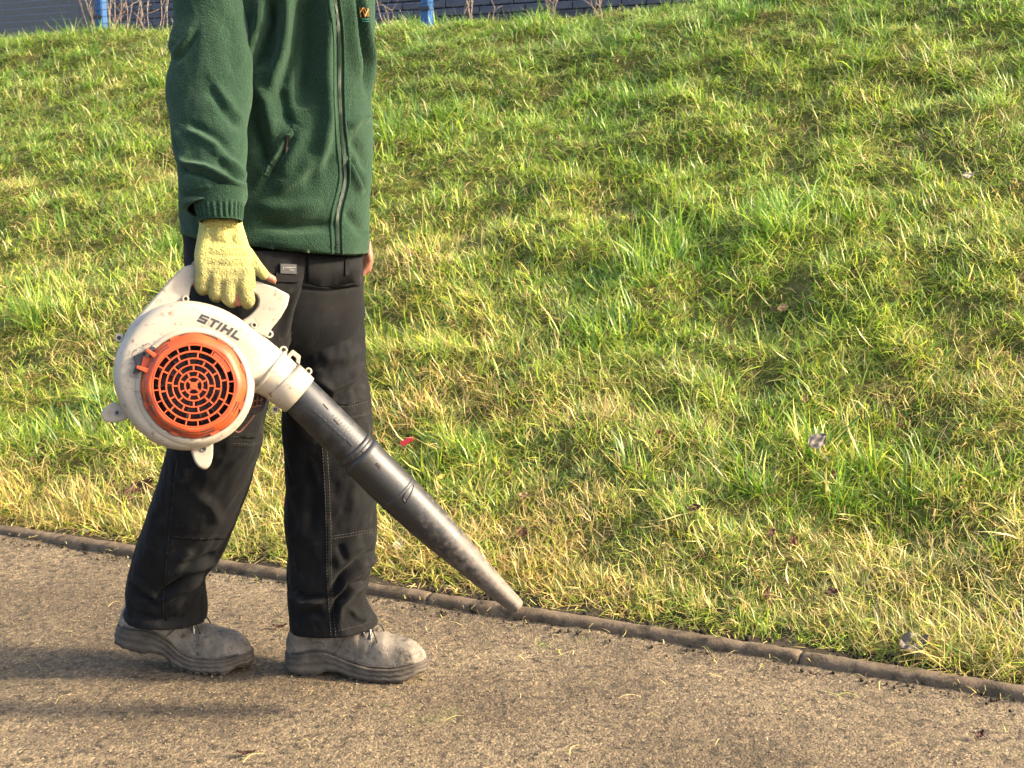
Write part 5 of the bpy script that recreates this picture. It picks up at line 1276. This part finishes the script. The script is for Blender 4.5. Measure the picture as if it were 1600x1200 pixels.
leaf(1424, 1024, 54, 'grey', 'crumpled pale grey leaf caught on the turf edge over the kerb', .4, .7, 2.2, .03, .7)
leaf(136, 833, 15, 'pale', 'tiny pale leaf lying on the kerb', .2, .55, .4, .01, .6)
leaf(815, 842, 30, 'rust', 'rust brown leaf in the grass above the nozzle tip', 2.7, .6, .8, .03, .7)
leaf(818, 790, 26, 'tan', 'curled tan leaf with dark hollow in grass above the nozzle', .1, .55, 1.4, .04, .7)
leaf(1257, 640, 20, 'tan', 'small tan leaf upright in the grass above the grey leaf', 1.2, .5, .7, .05, .9)
leaf(1222, 500, 22, 'tan', 'small tan leaf high on the bank beside a dark tussock', .6, .6, .6, .06, .9)
leaf(1512, 294, 22, 'pale', 'small whitish leaf far up the bank', .3, .55, .5, .07, .9)
leaf(1410, 682, 24, 'rust', 'brown leaf in the grass right of the grey leaf', 2.9, .45, .8, .04, .7)
leaf(1240, 858, 26, 'rust', 'orange brown leaf among straw below the grey leaf', 1.3, .6, .8, .03, .8)
leaf(1205, 845, 20, 'brown', 'small brown leaf in the straw patch', .9, .6, .8, .03, .8)
leaf(1300, 938, 24, 'maroon', 'dark leaf half hidden in the turf edge', .2, .7, .6, .03, .8)
leaf(1085, 805, 24, 'maroon', 'dark maroon leaf in the grass between nozzle and grey leaf', .3, .55, .6, .03, .8)
leaf(1198, 940, 22, 'rust', 'rust leaf standing in the straw at the turf edge', 1.4, .6, .5, .03, .9)
leaf(683, 815, 24, 'maroon', 'dark brown leaf low in the grass beside the black tube', .5, .6, .8, .03, .8)
leaf(1030, 690, 18, 'rust', 'small brown leaf in mid slope grass', .4, .5, .8, .04, .8)
leaf(100, 645, 20, 'rust', 'small brown leaf in the grass behind the man', .6, .6, .8, .04, .8)
leaf(690, 762, 15, 'yellow', 'tiny yellow leaf in the grass beside the tube', .5, .6, .6, .05, .8)
leaf(1531, 1153, 22, 'maroon', 'small dark red leaf lying on the open path', .8, .6, 1.0)
leaf(437, 982, 24, 'maroon', 'dark shrivelled leaf on the path between the boots', .1, .3, .8)
leaf(385, 1180, 30, 'maroon', 'long dark shrivelled leaf at the near side of the path', .05, .25, .6)
leaf(1445, 975, 26, 'rust', 'brown leaf under the straw just above the crumpled grey leaf', .2, .5, .6, .03, .8)
# a scrap of red plastic in the grass
c, s_ = surf(636, 713); c = c + np.array([0, 0, .05])
M['red'] = mat('red_plastic', (0.42, 0.02, 0.02), .35)
d1 = np.array([.8, .1, .42]); d1 /= np.linalg.norm(d1); d2 = np.array([-.3, .6, .5]); d2 -= d1 * d1.dot(d2); d2 /= np.linalg.norm(d2); d3 = np.cross(d1, d2)
sc_r = obj('plastic_scrap', *bbox(c, d1 * .022, d2 * .009, d3 * .0016, .4), M['red'], origin=c, smooth=False); prop(sc_r, 'bright red scrap of ribbed plastic lying in the grass beside the tube', 'litter')
for k in range(3): obj('rib', *bbox(c + d1 * (-.012 + .011 * k) - d3 * .002, d1 * .0016, d2 * .0085, d3 * .0015, .3), M['red'], sc_r, smooth=False)
